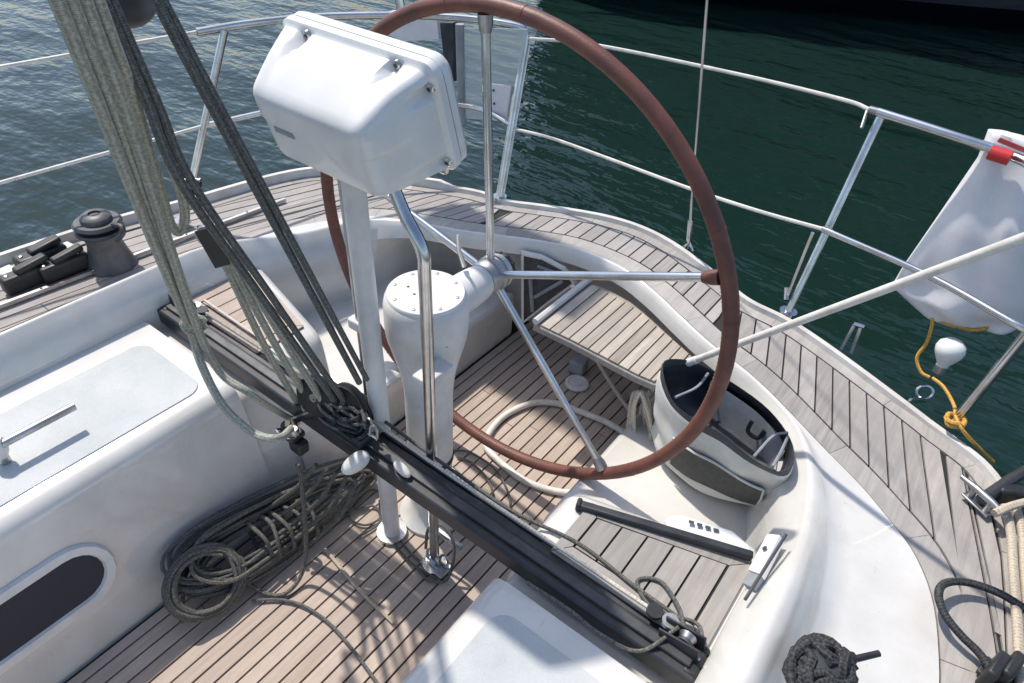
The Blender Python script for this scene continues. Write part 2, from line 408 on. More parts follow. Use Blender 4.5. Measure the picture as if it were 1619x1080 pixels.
# ---- teak on the deck: margin boards then planks
mid = len(T_)//2
def strip_boards(path, w, sgn, seg, m):
    inner = path; outer = offset(path, sgn*w); n = len(path); k = 0
    while k < n-1:
        e = min(n-1, k+seg); A = inner[k:e+1]; B = outer[k:e+1]
        if e < n-1 and seg: pass
        poly = list(A)+list(reversed(B))
        c = (sum(p[0] for p in poly)/len(poly), sum(p[1] for p in poly)/len(poly))
        # shorten by a hair for the joint
        q = [(c[0]+(p[0]-c[0])*.996, c[1]+(p[1]-c[1])*.996) for p in poly]
        if area(q) < 0: q.reverse()
        MB().prism(q, -.006, .0, zc).build('margin_board', m, yacht, smooth=False); k = e
def sub(path, ymin): return [p for p in path if p[1] > ymin]
TI = [p for p in T_ if p[1] > -2.4]; OI = [p for p in O_ if p[1] > -2.4]
TI = [(x, y) for x, y in offset(TI, .006)]
strip_boards(TI, .066, 1, 9, 'teak_margin')
OI2 = offset(OI, -.058)
strip_boards(OI2, .045, 1, 9, 'teak_margin')
inner_p = offset(TI, .072); outer_p = offset(OI, -.064)
def section(x0, x1, ymin=-2.2):
    poly = [p for p in inner_p if x0 <= p[0] <= x1 and p[1] > ymin]; o = [p for p in outer_p if x0 <= p[0] <= x1 and p[1] > ymin]
    return poly + list(reversed(o))
planks(yacht, section(-.46, .46), .05, 'teak_deck', 0, .006, zc, name='deck_plank', phase=.013)
def gp(y):
    if y > .1: return -.31*(y-.1)
    if y > -.5: t = .1-y; return .31*t - .5*(.22/.6)*t*t
    return .31*.6 - .5*.22*.6 + .09*(-.5-y)
for sgn in (1, -1):
    if sgn > 0: poly = section(.468, 1.7)
    else: poly = section(-1.7, -.468)
    planks(yacht, poly, .05, 'teak_deck', 0, .006, zc, g=(lambda y, s=sgn: s*gp(y)), name='deck_plank', phase=.02, lens=1.6)
# toe rail along the deck edge
rr = [(p[0], p[1], zc(*p)+.012) for p in offset(OI, -.008)]
tr = []
for k, p in enumerate(rr):
    a = Vector(rr[max(0, k-1)]); b = Vector(rr[min(len(rr)-1, k+1)]); tg = (b-a).normalized(); out = Vector((-tg.y, tg.x, 0)); p = Vector(p); h = .034 if p.x < -.75 else .016
    tr.append([p+out*.011+Vector((0, 0, -.02)), p+out*.010+Vector((0, 0, h-.012)), p-out*.008+Vector((0, 0, h-.012)), p-out*.012+Vector((0, 0, -.02))])
MB().loft(tr, closed=True, caps=True).build('toe_rail', 'deck_cap', yacht, smooth=False)

# ---- cockpit floor
fl = MB(); fl.box((0, -.88, -.04), (1.6, 3.5, .05)); fl.build('floor_moulding', 'sealant', yacht, smooth=False)
solepoly = [(-.345, -2.3), (.345, -2.3), (.345, .78), (-.345, .78)]
planks(yacht, solepoly, .041, 'teak_sole', 0, .008, name='sole_plank', phase=.018, lens=1.9)
for s in (-1, 1):
    m = MB(); m.prism([(s*.352, -.2), (s*.95, -.2), (s*.90, .30), (s*.62, .48), (s*.352, .62)][::s], -.02, .20); m.build('well_shelf', 'gelcoat', yacht, bevel=.02, seg=3, smooth=False)

# ---- seats
def seat_ring(s, y, ins=0, dz=0, sh=0):
    pr = [(.355, -.02), (.372, .06), (.437, .395), (.447, .43), (.46, .447), (.485, .455), (.70, .455), (.93, .455)]
    return [(s*(x+ins*(1 if x < .6 else 0)), y+sh*(x-.46), z-dz*(1 if z > .3 else 0)) for x, z in pr]
for s in (-1, 1):
    ye = -.16
    rg = [seat_ring(s, y) for y in (-2.6, -1.5, -.9, -.545)]
    MB().loft(rg, caps=True).build('seat_box', 'gelcoat', yacht, angle=50)
    # slot for the traveller, then the short aft seat
    MB().loft([seat_ring(s, -.56, .01, .05), seat_ring(s, -.42, .01, .05)], caps=True).build('traveller_bay', 'gelcoat', yacht, angle=50)
    ye = -.235; MB().loft([seat_ring(s, -.43), seat_ring(s, ye-.03, sh=.25), seat_ring(s, ye-.01, .004, .008, .25), seat_ring(s, ye, .014, .024, .25)], caps=True).build('aft_seat', 'gelcoat', yacht, angle=50)
    def rrect(x0, x1, y0, y1, r, n=6):
        out = []
        for cx, cy, a0 in ((x1-r, y0+r, -90), (x1-r, y1-r, 0), (x0+r, y1-r, 90), (x0+r, y0+r, 180)):
            out += [(cx+r*math.cos(R(a0+90*k/n)), cy+r*math.sin(R(a0+90*k/n))) for k in range(n+1)]
        return out
    x0, x1 = sorted((s*.505, s*.80))
    MB().prism(rrect(x0, x1, -2.3, -.60, .045), .45, .4585).build('nonskid_pad', 'nonskid', yacht, smooth=False, bevel=.002)
    # teak pad of the aft seat
    x0, x1 = .512, .88; y0 = -.428; c = .04
    ya = lambda x: -.272+.25*(x-.46)
    bedm = MB(); q = [(s*x0, y0), (s*x1, y0), (s*x1, ya(x1)), (s*x0, ya(x0))]
    if s < 0: q.reverse()
    bedm.prism(q, .452, .458); bedm.build('panel_bed', 'sealant', yacht, smooth=False)
    M_ = 'teak_panel' if s > 0 else 'teak_sole'
    quads = [[(x0, y0), (x1, y0), (x1-c, y0+c), (x0+c*.8, y0+c)], [(x0, ya(x0)), (x0+c*.8, ya(x0)-c*.7), (x1-c, ya(x1)-c), (x1, ya(x1))],
             [(x0, y0), (x0+c*.8, y0+c), (x0+c*.8, ya(x0)-c*.7), (x0, ya(x0))], [(x1, y0), (x1, ya(x1)), (x1-c, ya(x1)-c), (x1-c, y0+c)]]
    for q in quads:
        cc = (sum(p[0] for p in q)/4, sum(p[1] for p in q)/4); q = [(s*(cc[0]+(p[0]-cc[0])*.99), cc[1]+(p[1]-cc[1])*.985) for p in q]
        if area(q) < 0: q.reverse()
        MB().prism(q, .457, .463).build('margin_board', M_, yacht, smooth=False)
    q = [(x0+c*.8+.003, y0+c+.003), (x1-c-.003, y0+c+.003), (x1-c-.003, ya(x1)-c-.003), (x0+c*.8+.003, ya(x0)-c*.7-.003)]
    planks(yacht, [(s*a, b) for a, b in q], .0578, M_, .463, .006, name='seat_plank', phase=s*(x0+c*.8+.0032), gap=.005, minlen=.004)

# portlight in the starboard seat front
def face_pt(y, f):        # f: 0 at sole, 1 at seat edge along the starboard seat front
    return Vector((-(.372+(.437-.372)*f), y, .06+(.395-.06)*f))
nrm = Vector((.335, 0, .065)).normalized()
def oval(y0, y1, f0, f1, n=10):
    out = []; H = (f1-f0)/2; fm = (f0+f1)/2; hw = H*.341
    for k in range(n+1): a = R(90-180*k/n); out.append(face_pt(y1-hw+hw*math.cos(a), fm+H*math.sin(a)))
    for k in range(n+1): a = R(270-180*k/n); out.append(face_pt(y0+hw+hw*math.cos(a), fm+H*math.sin(a)))
    return out
o1 = oval(-1.75, -.985, .20, .78); o2 = oval(-1.73, -1.01, .28, .70); 
m = MB(); m.loft([[p+nrm*.001 for p in o1], [p+nrm*.012 for p in oval(-1.745, -.99, .215, .765)], [p+nrm*.012 for p in o2], [p+nrm*.002 for p in oval(-1.725, -1.015, .295, .685)]], closed=True)
pl = m.build('portlight_frame', 'painted_white', yacht, angle=30)
m = MB(); q = [p+nrm*.004 for p in oval(-1.727, -1.012, .29, .69)]; m.add(q, [tuple(range(len(q)))]); m.build('pane', 'glass_dark', pl, smooth=False)

# ---- helm seat with teak slats bridging in front of the stern
front = [at(847, 511, z=.43), at(931, 547, z=.43), at(1020, 600, z=.43), Vector((.80, .12, .43))]
sp = [(-.02, .248), (.12, .252), (.36, .245), (.42, .25), (.47, .44), (.33, .51), (.2, .565), (.03, .585), (-.02, .57)]
hs = MB().prism(sp, .40, .424).build('helm_seat', 'teak_panel', yacht, smooth=False, bevel=.004)
planks(hs, [(.0, .254), (.12, .257), (.36, .251), (.412, .256), (.455, .43), (.33, .485), (.2, .54), (.05, .56), (.0, .555)], .036, 'teak_seat', .432, .007, name='slat', phase=.004, gap=.005)
MB().tube([(-.015, .25, .436), (-.015, .572, .436)], .012, 8).build('seat_rim', 'gelcoat', hs)
# locker to starboard of the helm seat; a dark sheet paints its shaded inside
wl_a = Vector((-.485, .437-.03)); wl_b = Vector((-.12, .593-.03)); wd = (wl_b-wl_a).normalized(); wn_ = Vector((wd.y, -wd.x))
def onwall(px, py, off=.0):
    v = ray(px, py); n3 = Vector((wn_.x, wn_.y, 0)); p0 = Vector((wl_a.x, wl_a.y, 0)) + n3*off
    return CAM + v*((p0-CAM).dot(n3)/v.dot(n3))
loc_px = [(829, 402), (858, 408), (890, 425), (906, 446), (868, 474), (829, 505)]
ring0 = [onwall(*p, .004) for p in loc_px]; cen = sum(ring0, Vector())/len(ring0)
ring1 = [cen+(p-cen)*1.09+Vector((wn_.x, wn_.y, 0))*.012 for p in ring0]; ring2 = [cen+(p-cen)*1.16 for p in ring0]
lf = MB().loft([ring0, [p+Vector((wn_.x, wn_.y, 0))*.012 for p in ring0], ring1, ring2], closed=True).build('locker_frame', 'gelcoat', yacht, angle=20)
m = MB(); m.add([p+Vector((wn_.x, wn_.y, 0))*.001 for p in ring0], [tuple(range(6))]); m.build('locker_shade_sheet', 'mesh_dark', lf, smooth=False)
for (a, b, r_) in (((838, 430), (842, 492), .008), ((850, 420), (880, 432), .006), ((845, 470), (890, 444), .007)):
    MB().tube([onwall(*a, .008), onwall(*b, .010)], r_, 8).build('stowed_gear', 'canvas_grey', lf)

# ---- drain plate in the sole
dr = MB(); c = at(912, 607, z=.004); dr.lathe([(.046, 0), (.046, .006), (.040, .009), (.034, .009), (.033, .006), (.02, .006), (.019, .009), (.0005, .009)], 28, Matrix.Translation(c)); dr.build('drain_plate', 'painted_white', yacht)
c = at(912, 582, z=.03); MB().box((c.x-.005, c.y+.02, .03), (.06, .06, .06), Matrix.Rotation(R(8), 3, 'Z')).build('drain_box', 'canvas_grey', yacht, bevel=.006)
# bolts and small labels on the port coaming
pa = [at(1196, 875, z=.50), at(1222, 845, z=.53), at(1236, 858, z=.545), at(1208, 892, z=.515)]
# ================================================================== steering
HUB = Vector((0, 0, .755)); RW = .65
wheel = thing('ship_wheel', 'large steering wheel with brown leather rim and five steel spokes', 'wheel', HUB)
rim_c = [HUB+Vector((RW*math.cos(2*math.pi*k/96), 0, RW*math.sin(2*math.pi*k/96))) for k in range(96)]
MB().tube(rim_c, .018, 14, closed=True).build('rim', 'leather', wheel)
# stitched seam on the inside of the leather
zz_ = []
for k in range(720):
    a = 2*math.pi*k/720; b = R(180+(14 if k % 2 else -14)); rr0 = RW+.0182*math.cos(b)
    zz_.append(HUB+Vector((rr0*math.cos(a), -.0182*math.sin(b), rr0*math.sin(a))))
MB().tube(zz_, .0013, 4, closed=True).build('stitching', 'stitch', wheel)
for k in range(5):
    for da in (-9, 9):
        a = R(95+72*k+da); MB().tube([HUB+Vector((RW*math.cos(a+q*.006), 0, RW*math.sin(a+q*.006))) for q in (-1, 0, 1)], .0187, 14).build('leather_joint', 'leather', wheel)
for k in range(5):
    a = R(95+72*k); d = Vector((math.cos(a), 0, math.sin(a)))
    s_ = MB().tube([HUB+d*.03+Vector((0, -.012, 0)), HUB+d*(RW-.03)], .0105, 12).build('spoke', 'steel', wheel)
    MB().tube([HUB+d*(RW-.055), HUB+d*(RW-.036), HUB+d*(RW-.018)], [.0125, .017, .017], 12).build('spoke_socket', 'leather' if k == 4 else 'dull_steel', s_)
hubM = Matrix.Translation(HUB) @ Matrix.Rotation(R(-90), 4, 'X')
MB().lathe([(.001, -.05), (.042, -.05), (.046, -.045), (.046, -.02), (.05, -.018), (.05, -.006), (.045, -.004), (.045, .004), (.05, .006), (.05, .016), (.044, .018), (.044, .026), (.03, .03), (.001, .03)], 32, hubM).build('hub', 'dull_steel', wheel)
MB().lathe([(.001, .028), (.036, .03), (.038, .034), (.038, .044), (.03, .05), (.016, .052), (.016, .064), (.001, .066)], 24, hubM).build('clutch_knob', 'black_plastic', wheel)
for k in range(10):
    a = R(36*k); p = HUB+Vector((.037*math.cos(a), .039, .037*math.sin(a))); MB().tube([p-Vector((0, .006, 0)), p+Vector((0, .006, 0))], .005, 6).build('knob_ridge', 'black_plastic', wheel)

PX, PY = 0.0, -.262
ped = thing('steering_pedestal', 'white steering pedestal with round screwed lid in front of the wheel', 'pedestal', (PX, PY, 0))
PT = Matrix.Translation((PX, PY, 0))
MB().lathe([(.001, 0), (.098, 0), (.098, .012), (.088, .02), (.066, .05), (.062, .09), (.062, .255), (.0625, .258), (.001, .258)], 40, PT).build('foot', 'painted_white', ped)
MB().lathe([(.001, .255), (.0665, .255), (.0665, .272), (.001, .272)], 40, PT).build('seal_ring', 'black_rubber', ped)
MB().lathe([(.001, .271), (.064, .271), (.064, .50), (.066, .54), (.074, .60), (.088, .66), (.098, .70), (.102, .73), (.102, .80), (.098, .818), (.093, .824), (.001, .824)], 48, PT).build('column', 'painted_white', ped)
lid = MB().lathe([(.0935, .820), (.0935, .829), (.091, .832), (.001, .834)], 48, PT).build('lid', 'pod_white', ped)
for k in range(8):
    a = R(22+45*k); M_ = Matrix.Translation((PX+.078*math.cos(a), PY+.078*math.sin(a), .832)); MB().lathe([(.001, 0), (.0052, 0), (.0045, .0022), (.001, .0026)], 12, M_).build('screw', 'dull_steel', lid)
for (a, r_) in ((200, .045), (250, .03)):
    MB().lathe([(.001, 0), (.004, 0), (.001, .0015)], 10, Matrix.Translation((PX+r_*math.cos(R(a)), PY+r_*math.sin(R(a)), .8335))).build('screw', 'print_dark', lid)
# housing towards the wheel hub
hm = MB(); hm.lathe([(.001, -.2), (.05, -.2), (.05, -.11), (.047, -.07), (.042, -.052), (.001, -.052)], 32, hubM); hm.build('hub_housing', 'painted_white', ped)
for (zz, aa) in ((.70, -38), (.66, -48), (.735, -20), (.62, -60)):
    d = Vector((math.cos(R(aa)), math.sin(R(aa)), 0)); rr_ = .098 if zz > .69 else .088 if zz > .64 else .078
    MB().lathe([(.001, -.004), (.007, -.004), (.006, .003), (.001, .004)], 10, frameZ(d, Vector((PX, PY, zz))+d*rr_)).build('bolt', 'print_dark', ped)
# friction lever on the housing
p0 = HUB+Vector((-.02, -.1, .06)); MB().tube([p0, p0+Vector((-.01, -.01, .05)), p0+Vector((-.012, -.012, .09))], [.007, .0055, .004], 10).build('lever', 'steel', ped)

# pedestal guard: pod post, steel guard tube and their clamps
guard = thing('pedestal_guard', 'steel and white tube guard standing in front of the pedestal, carrying the instrument pod', 'guard rail', (.04, -.40, 0))
MB().tube([(-.036, -.40, .0), (-.042, -.40, .5), (-.058, -.40, 1.22)], .0245, 18).build('post', 'painted_white', guard)
MB().tube([(-.092, -.385, .2), (-.096, -.385, .7), (-.106, -.385, 1.15)], .011, 12).build('cable_tube', 'dull_steel', guard)
ft = spline([(.137, -.40, .0), (.136, -.40, .35), (.133, -.40, .75), (.130, -.40, .99), (.125, -.40, 1.06), (.075, -.395, 1.12), (.03, -.39, 1.19)], 8)
MB().tube(ft, .0135, 14).build('guard_tube', 'steel', guard)
MB().tube([(.137, -.40, 0.0), (.137, -.40, .014)], .035, 16).build('foot_plate', 'steel', guard)
MB().tube([(-.036, -.40, 0.0), (-.036, -.40, .016)], .045, 16).build('foot_plate', 'steel', guard)
MB().box((-.095, -.39, .76), (.05, .03, .028)).build('clamp', 'painted_white', guard, bevel=.004)
MB().box((.105, -.355, .70), (.05, .09, .02)).build('clamp', 'painted_white', guard, bevel=.004)

# instrument pod
pod = thing('instrument_pod', 'white moulded instrument pod with steel corner screws above the pedestal', 'instrument pod', (0, -.40, 1.15))
U = Vector((0, -.287, .958)); NF = Vector((0, -.958, -.287)); XV = Vector((1, 0, 0)); PC = Vector((0, -.372, 1.332))
def rr_ring(hw, ht, hb, dep, r, n=5, taper=1.0):
    out = []
    for cx, cy, a0 in ((hw-r, ht-r, 0), (-hw+r, ht-r, 90), (-hw+r, -hb+r, 180), (hw-r, -hb+r, 270)):
        for k in range(n+1):
            a = R(a0+90*k/n); x = cx+r*math.cos(a); y = cy+r*math.sin(a)
            if y < 0: x *= taper
            out.append(PC + XV*x + U*y + NF*dep)
    return out
W2, HT, HB = .185, .104, .104
front_ = MB().loft([rr_ring(.155, .085, .085, -.022, .02), rr_ring(.176, .097, .097, -.020, .026), rr_ring(W2, HT, HB, -.008, .03), rr_ring(W2, HT, HB, .006, .03)], True, True).build('display_frame', 'pod_white', pod, angle=35)
MB().loft([rr_ring(.181, .1005, .1005, .005, .028), rr_ring(.181, .1005, .1005, .009, .028)], True).build('gasket', 'black_rubber', pod)
def podp(x, y, d): return PC + XV*x + U*y + NF*(d if d < .03 else .03+(d-.03)*.80)
def rr_dense(hw, ht, hb, dep, r, taper=1.0, ns=30):
    """rounded rectangle with many points, troughs pressed in ahead of each corner screw"""
    def line_(a, b, n): return [(a[0]+(b[0]-a[0])*k/n, a[1]+(b[1]-a[1])*k/n) for k in range(n)]
    def arc(cx, cy, a0, n=6): return [(cx+r*math.cos(R(a0+90*k/n)), cy+r*math.sin(R(a0+90*k/n))) for k in range(n)]
    P2 = arc(hw-r, ht-r, 0)+line_((hw-r, ht), (-hw+r, ht), ns)+arc(-hw+r, ht-r, 90)+line_((-hw, ht-r), (-hw, -hb+r), ns)+arc(-hw+r, -hb+r, 180)+line_((-hw+r, -hb), (hw-r, -hb), ns)+arc(hw-r, -hb+r, 270)+line_((hw, -hb+r), (hw, ht-r), ns)
    out = []; fade = max(0, 1-max(0, dep-.03)/.105)*(1 if dep > .029 else 0)
    for x, y in P2:
        g = lambda u: math.exp(-(u/.0125)**4)
        if abs(y-ht) < .012: y -= .017*fade*(g(abs(x)-.108)) ; y += .004*(1 if dep > .05 else 0)*math.exp(-((abs(x)-.136)/.02)**2)
        if abs(abs(x)-hw) < .012: x -= math.copysign(.015*fade*(g(y-.062)+g(y+.074)), x)
        if y < 0: x *= taper
        out.append(podp(x, y, dep))
    return out
shell_r = [rr_dense(W2, HT, HB, .008, .026), rr_dense(W2, HT, HB, .022, .026), rr_dense(.181, .1, .1, .026, .024), rr_dense(.176, .096, .098, .0295, .022), rr_dense(.1755, .0955, .098, .032, .022), rr_dense(.1725, .092, .096, .05, .022), rr_dense(.167, .086, .094, .075, .022), rr_dense(.160, .079, .092, .105, .022), rr_dense(.152, .070, .0905, .137, .022, .985), rr_dense(.1435, .0605, .088, .17, .022, .97), rr_dense(.1405, .056, .086, .182, .022, .965), rr_dense(.136, .050, .082, .190, .021, .96), rr_dense(.129, .043, .076, .1955, .02, .96), rr_dense(.115, .030, .064, .198, .018, .96)]
shell = MB().loft(shell_r, True, True).build('shell', 'pod_white', pod, angle=38)
for sx in (-1, 1):
    for (x, y) in ((.108, .090), (.172, .066), (.172, -.078), (.10, -.094)):
        q = podp(sx*x, y, .0255); MB().lathe([(.001, 0), (.0085, 0), (.0085, .006), (.006, .0075), (.001, .0075)], 14, frameZ(NF, q)).build('screw', 'steel', pod)
        MB().lathe([(.001, .007), (.004, .007), (.004, .0085), (.001, .0085)], 8, frameZ(NF, q)).build('screw_socket', 'print_dark', pod)
# faint moulded lettering bar on the forward face, and the cable gland below
MB().box(podp(-.075, -.012, .1985), (.05, .003, .010), Matrix(((1, 0, 0), (0, NF.y, U.y), (0, NF.z, U.z)))).build('lettering_strip', 'canvas_grey', pod, smooth=False)
MB().tube(spline([podp(.13, -.09, .02), podp(.135, -.112, .022), podp(.15, -.116, .02), podp(.155, -.10, .018)], 6), .004, 8).build('cable_hook', 'steel', pod)

# ================================================================== traveller and mainsheet
trav = thing('mainsheet_traveller', 'black mainsheet traveller track spanning the cockpit from seat to seat', 'traveller', (0, -.47, .44))
TY = -.475; TZ = .462
MB().box((0, TY, TZ-.012), (1.78, .056, .05)).build('beam', 'black_alloy', trav, bevel=.006)
MB().box((0, TY+.004, TZ+.018), (1.74, .022, .010)).build('track', 'track_grey', trav, bevel=.002)
MB().box((0, TY+.045, TZ-.016), (1.76, .026, .02)).build('side_rail', 'track_grey', trav, bevel=.003)
MB().box((0, TY+.062, TZ-.012), (1.74, .008, .024)).build('edge_rail', 'black_alloy', trav, bevel=.002)
for sx in (-1, 1):
    for q in (-1, 1): MB().box((sx*.835, TY+.03+.016*q, TZ+.026), (.085, .005, .045), Matrix.Rotation(R(-8*sx), 3, 'Y')).build('cheek', 'black_alloy', trav, bevel=.0022)
    MB().lathe([(.001, -.011), (.019, -.011), (.014, 0), (.019, .011), (.001, .011)], 18, Matrix.Translation((sx*.842, TY+.03, TZ+.03)) @ Matrix.Rotation(R(90), 4, 'X')).build('sheave', 'dull_steel', trav)
    MB().box((sx*.875, TY+.02, TZ+.0), (.03, .075, .03)).build('end_block', 'black_plastic', trav, bevel=.006)
    for k in range(2):
        MB().lathe([(.001, -.005), (.017, -.005), (.013, 0), (.017, .005), (.001, .005)], 18, Matrix.Translation((sx*(.80-.035*k), TY+.05, TZ+.025))).build('sheave', 'black_plastic' if k else 'dull_steel', trav)
    MB().lathe([(.001, 0), (.004, 0), (.004, .004), (.001, .005)], 10, Matrix.Translation((sx*.877, TY+.02, TZ+.015))).build('bolt', 'steel', trav)
# port control lines, along the track and over the seat
def line(name, pts, r, m, label, cat='rope', k=8, n=10, group=None, sides=None):
    o = MB().tube(spline(pts, k), r, n).build(name, m); tag(o, label, cat, group); return o
line('control_line', [(-.06, TY+.05, .50), (.2, TY+.052, .485), (.5, TY+.056, .478), (.78, TY+.05, .487)], .0045, 'rope_cream', 'cream traveller control line stretched beside the track to port')
line('control_line', [(-.06, TY+.07, .50), (.15, TY+.078, .47), (.38, TY+.078, .462), (.55, TY+.10, .466), (.70, TY+.085, .47), (.82, TY+.07, .485)], .0045, 'rope_coil', 'grey traveller control line lying slack on the teak port seat')
line('control_line', [(-.16, TY+.05, .50), (-.5, TY+.055, .485), (-.80, TY+.05, .487)], .0048, 'rope_sheet', 'flecked control line stretched beside the traveller track to starboard')
line('control_line', [(-.16, TY+.075, .505), (-.5, TY+.085, .478), (-.82, TY+.09, .478)], .0045, 'rope_cream', 'pale control line across the starboard teak seat pad')

line('control_line', [(.83, TY+.045, .50), (.80, TY+.09, .485), (.74, TY+.13, .47), (.70, TY+.10, .468), (.76, TY+.06, .474), (.84, TY+.085, .48), (.87, TY+.05, .495)], .0042, 'rope_dark', 'dark tail of line tangled around the port end of the track')
line('control_line', [(.82, TY+.04, .505), (.78, TY-.035, .475), (.70, TY-.05, .468), (.62, TY-.045, .466), (.52, TY-.05, .466)], .0042, 'rope_coil', 'grey line tail lying forward of the track at its port end')
car = thing('mainsheet_car', 'black traveller car with ratchet blocks and cam cleats', 'sheet block', (-.11, TY, TZ+.02))
cx = -.115
MB().box((cx, TY+.003, TZ+.03), (.22, .06, .024)).build('slider', 'black_alloy', car, bevel=.006)
for k, (dx, dz, rr_) in enumerate(((-.045, .10, .054), (.03, .10, .052), (.035, .06, .046))):
    Mx = Matrix.Translation((cx+dx, TY+.01+.028*(k-1), TZ+dz)) @ Matrix.Rotation(R(78), 4, 'X') @ Matrix.Rotation(R(10), 4, 'Y')
    MB().lathe([(.012, -.013), (rr_, -.013), (rr_, -.008), (rr_*.8, 0), (rr_, .008), (rr_, .013), (.012, .013)], 26, Mx, close=False).build('sheave', 'black_plastic', car)
    for q in range(7):
        a = R(51.4*q); MB().lathe([(.001, 0), (.0055, 0), (.0045, .002), (.001, .002)], 8, Mx @ Matrix.Translation((rr_*.66*math.cos(a), rr_*.66*math.sin(a), -.0145))).build('sheave_hole', 'dull_steel', car)
    MB().lathe([(.001, -.016), (.011, -.016), (.011, .016), (.001, .016)], 12, Mx).build('axle', 'dull_steel', car)
    MB().box((cx+dx, TY+.01+.028*(k-1)+.001, TZ+dz-.035), (.02, .034, .08)).build('cheek', 'black_plastic', car, bevel=.004)
for k_ in range(3):
    c_ = Vector((cx+.075+.03*k_, TY+.02-.012*k_, TZ+.05+.006*k_)); MB().tube(spline([c_+Vector((-.012, 0, 0)), c_+Vector((-.011, .004, .026)), c_+Vector((0, .006, .036)), c_+Vector((.011, .004, .026)), c_+Vector((.012, 0, 0))], 5), .0038, 8).build('shackle', 'dull_steel', car)
    MB().tube([c_+Vector((-.016, 0, .004)), c_+Vector((.016, 0, .004))], .0036, 8).build('pin', 'steel', car)
for k_ in range(4):
    c_ = Vector((cx-.09+.05*k_, TY-.012, TZ+.043)); MB().lathe([(.001, 0), (.006, 0), (.005, .004), (.001, .005)], 8, Matrix.Translation(c_)).build('bolt', 'steel', car)
MB().box((cx+.0, TY-.02, TZ+.05), (.05, .02, .04)).build('becket', 'black_plastic', car, bevel=.006)
# cam cleat arm reaching forward to starboard
cc = at(462, 685, y=-.56)
MB().tube([(cx-.06, TY-.01, TZ+.03), (cx-.11, -.53, .46), (cc.x+.02, cc.y, cc.z-.005)], .011, 8).build('cleat_arm', 'black_alloy', car)
MB().box(cc, (.05, .045, .018)).build('cleat_base', 'black_alloy', car, bevel=.004)
for sx in (-1, 1):
    MB().lathe([(.001, 0), (.013, 0), (.0145, .012), (.011, .02), (.001, .02)], 14, Matrix.Translation(cc+Vector((sx*.014, -.004, .009)))).build('cam', 'dull_steel' if sx > 0 else 'black_plastic', car)
MB().tube(spline([cc+Vector((-.024, -.01, .008)), cc+Vector((-.02, -.03, .022)), cc+Vector((.02, -.03, .022)), cc+Vector((.024, -.01, .008))], 6), .003, 8).build('fairlead', 'steel', car)
MB().box(cc+Vector((.02, .0, -.03)), (.045, .035, .04)).build('swivel', 'black_plastic', car, bevel=.008)
# chafed white stoppers
def egg(name, c, d, L, r, m, label, cat):
    o = MB().lathe([(.001, -L)]+[(r*math.sin(math.pi*k/12)**.8*(1-.02*(k-6)), -L*math.cos(math.pi*k/12)) for k in range(1, 12)]+[(.001, L)], 18, frameZ(d, c)).build(name, m); return tag(o, label, cat)
egg('rope_stopper', at(562, 732, z=.47), Vector((-.2, -.55, -.25)), .038, .022, 'rope_white_cover', 'chafed white stopper beside the black car, the larger of two', 'stopper')
egg('rope_stopper', at(636, 742, z=.49), Vector((.8, -.1, -.1)), .028, .012, 'rope_white_cover', 'small white stopper on the track just right of the car', 'stopper')

# dark tangle of line ends around the car
for sd_, n_, m_, lb_ in ((11, 26, 'rope_dark', 'tangle of dark line ends around the traveller car'), (12, 20, 'rope_black', 'black lashing wound through the traveller car blocks')):
    rn_ = random.Random(sd_); tp = []
    for k_ in range(n_):
        a_ = k_*1.7+rn_.uniform(-.5, .5); r_ = rn_.uniform(.02, .075)
        tp.append(Vector((cx+.01+r_*1.5*math.cos(a_), TY-.005+.55*r_*math.sin(a_), TZ+.04+rn_.uniform(0, .085))))
    line('line_tangle', tp, .0045, m_, lb_, k=5)
# mainsheet parts going up to the boom end behind the camera's left
boom = thing('boom', 'white boom end above the cockpit, out of the picture', 'boom', (.13, -1.15, 2.45))
MB().loft([[Vector((.13+.075*math.cos(2*math.pi*k/20), y, 2.52+.11*math.sin(2*math.pi*k/20))) for k in range(20)] for y in (-1.05, -2, -5.5)], True, True).build('section', 'painted_white', boom)
MB().box((.13, -1.05, 2.52), (.14, .02, .2)).build('end_cap', 'black_alloy', boom, bevel=.01)
MB().lathe([(.001, -.01), (.045, -.01), (.04, 0), (.045, .01), (.001, .01)], 20, Matrix.Translation((.13, -1.12, 2.36)) @ Matrix.Rotation(R(90), 4, 'Y')).build('sheave', 'black_plastic', boom)
def up(px, py, d, zt=2.38):      # extend a line beyond the frame along its own direction
    return at(px, py, d=d)
def sheet(pxs, dtop, end, r, m, label, n=12, tail=None, name='mainsheet_line', grp='mainsheet'):
    """pxs: pixel path from the top of the frame down; straight in depth from dtop to end point"""
    top = at(*pxs[0], d=dtop); end = Vector(end)
    pts = []
    for k, p in enumerate(pxs):
        # nearest point on the line top-end as seen through this pixel
        v = ray(*p); w0 = CAM-top; u = (end-top).normalized()
        b = v.dot(u); dd = v.dot(w0); e = u.dot(w0); t = (b*e-dd)/(1-b*b)
        pts.append(CAM+v*t)
    d0 = (pts[0]-pts[1]).normalized()
    far = pts[0]+d0*((2.35-pts[0].z)/max(.2, d0.z))
    allp = [far]+pts+[end]+[Vector(q) for q in (tail or [])]
    o = MB().tube(spline(allp, 8), r, n).build(name, m); return tag(o, label, 'rope', grp)
carp = Vector((cx, TY, TZ+.10))
sheet([(90, 0), (158, 170), (225, 340)], 1.02, at(300, 520, d=1.62), .0092, 'rope_sheet', 'leftmost thick flecked mainsheet fall, its tail sagging to the cam cleat', tail=[at(318, 575, d=1.66), at(352, 640, d=1.66), at(400, 684, d=1.65), at(440, 693, d=1.63), cc+Vector((0, 0, .018))])
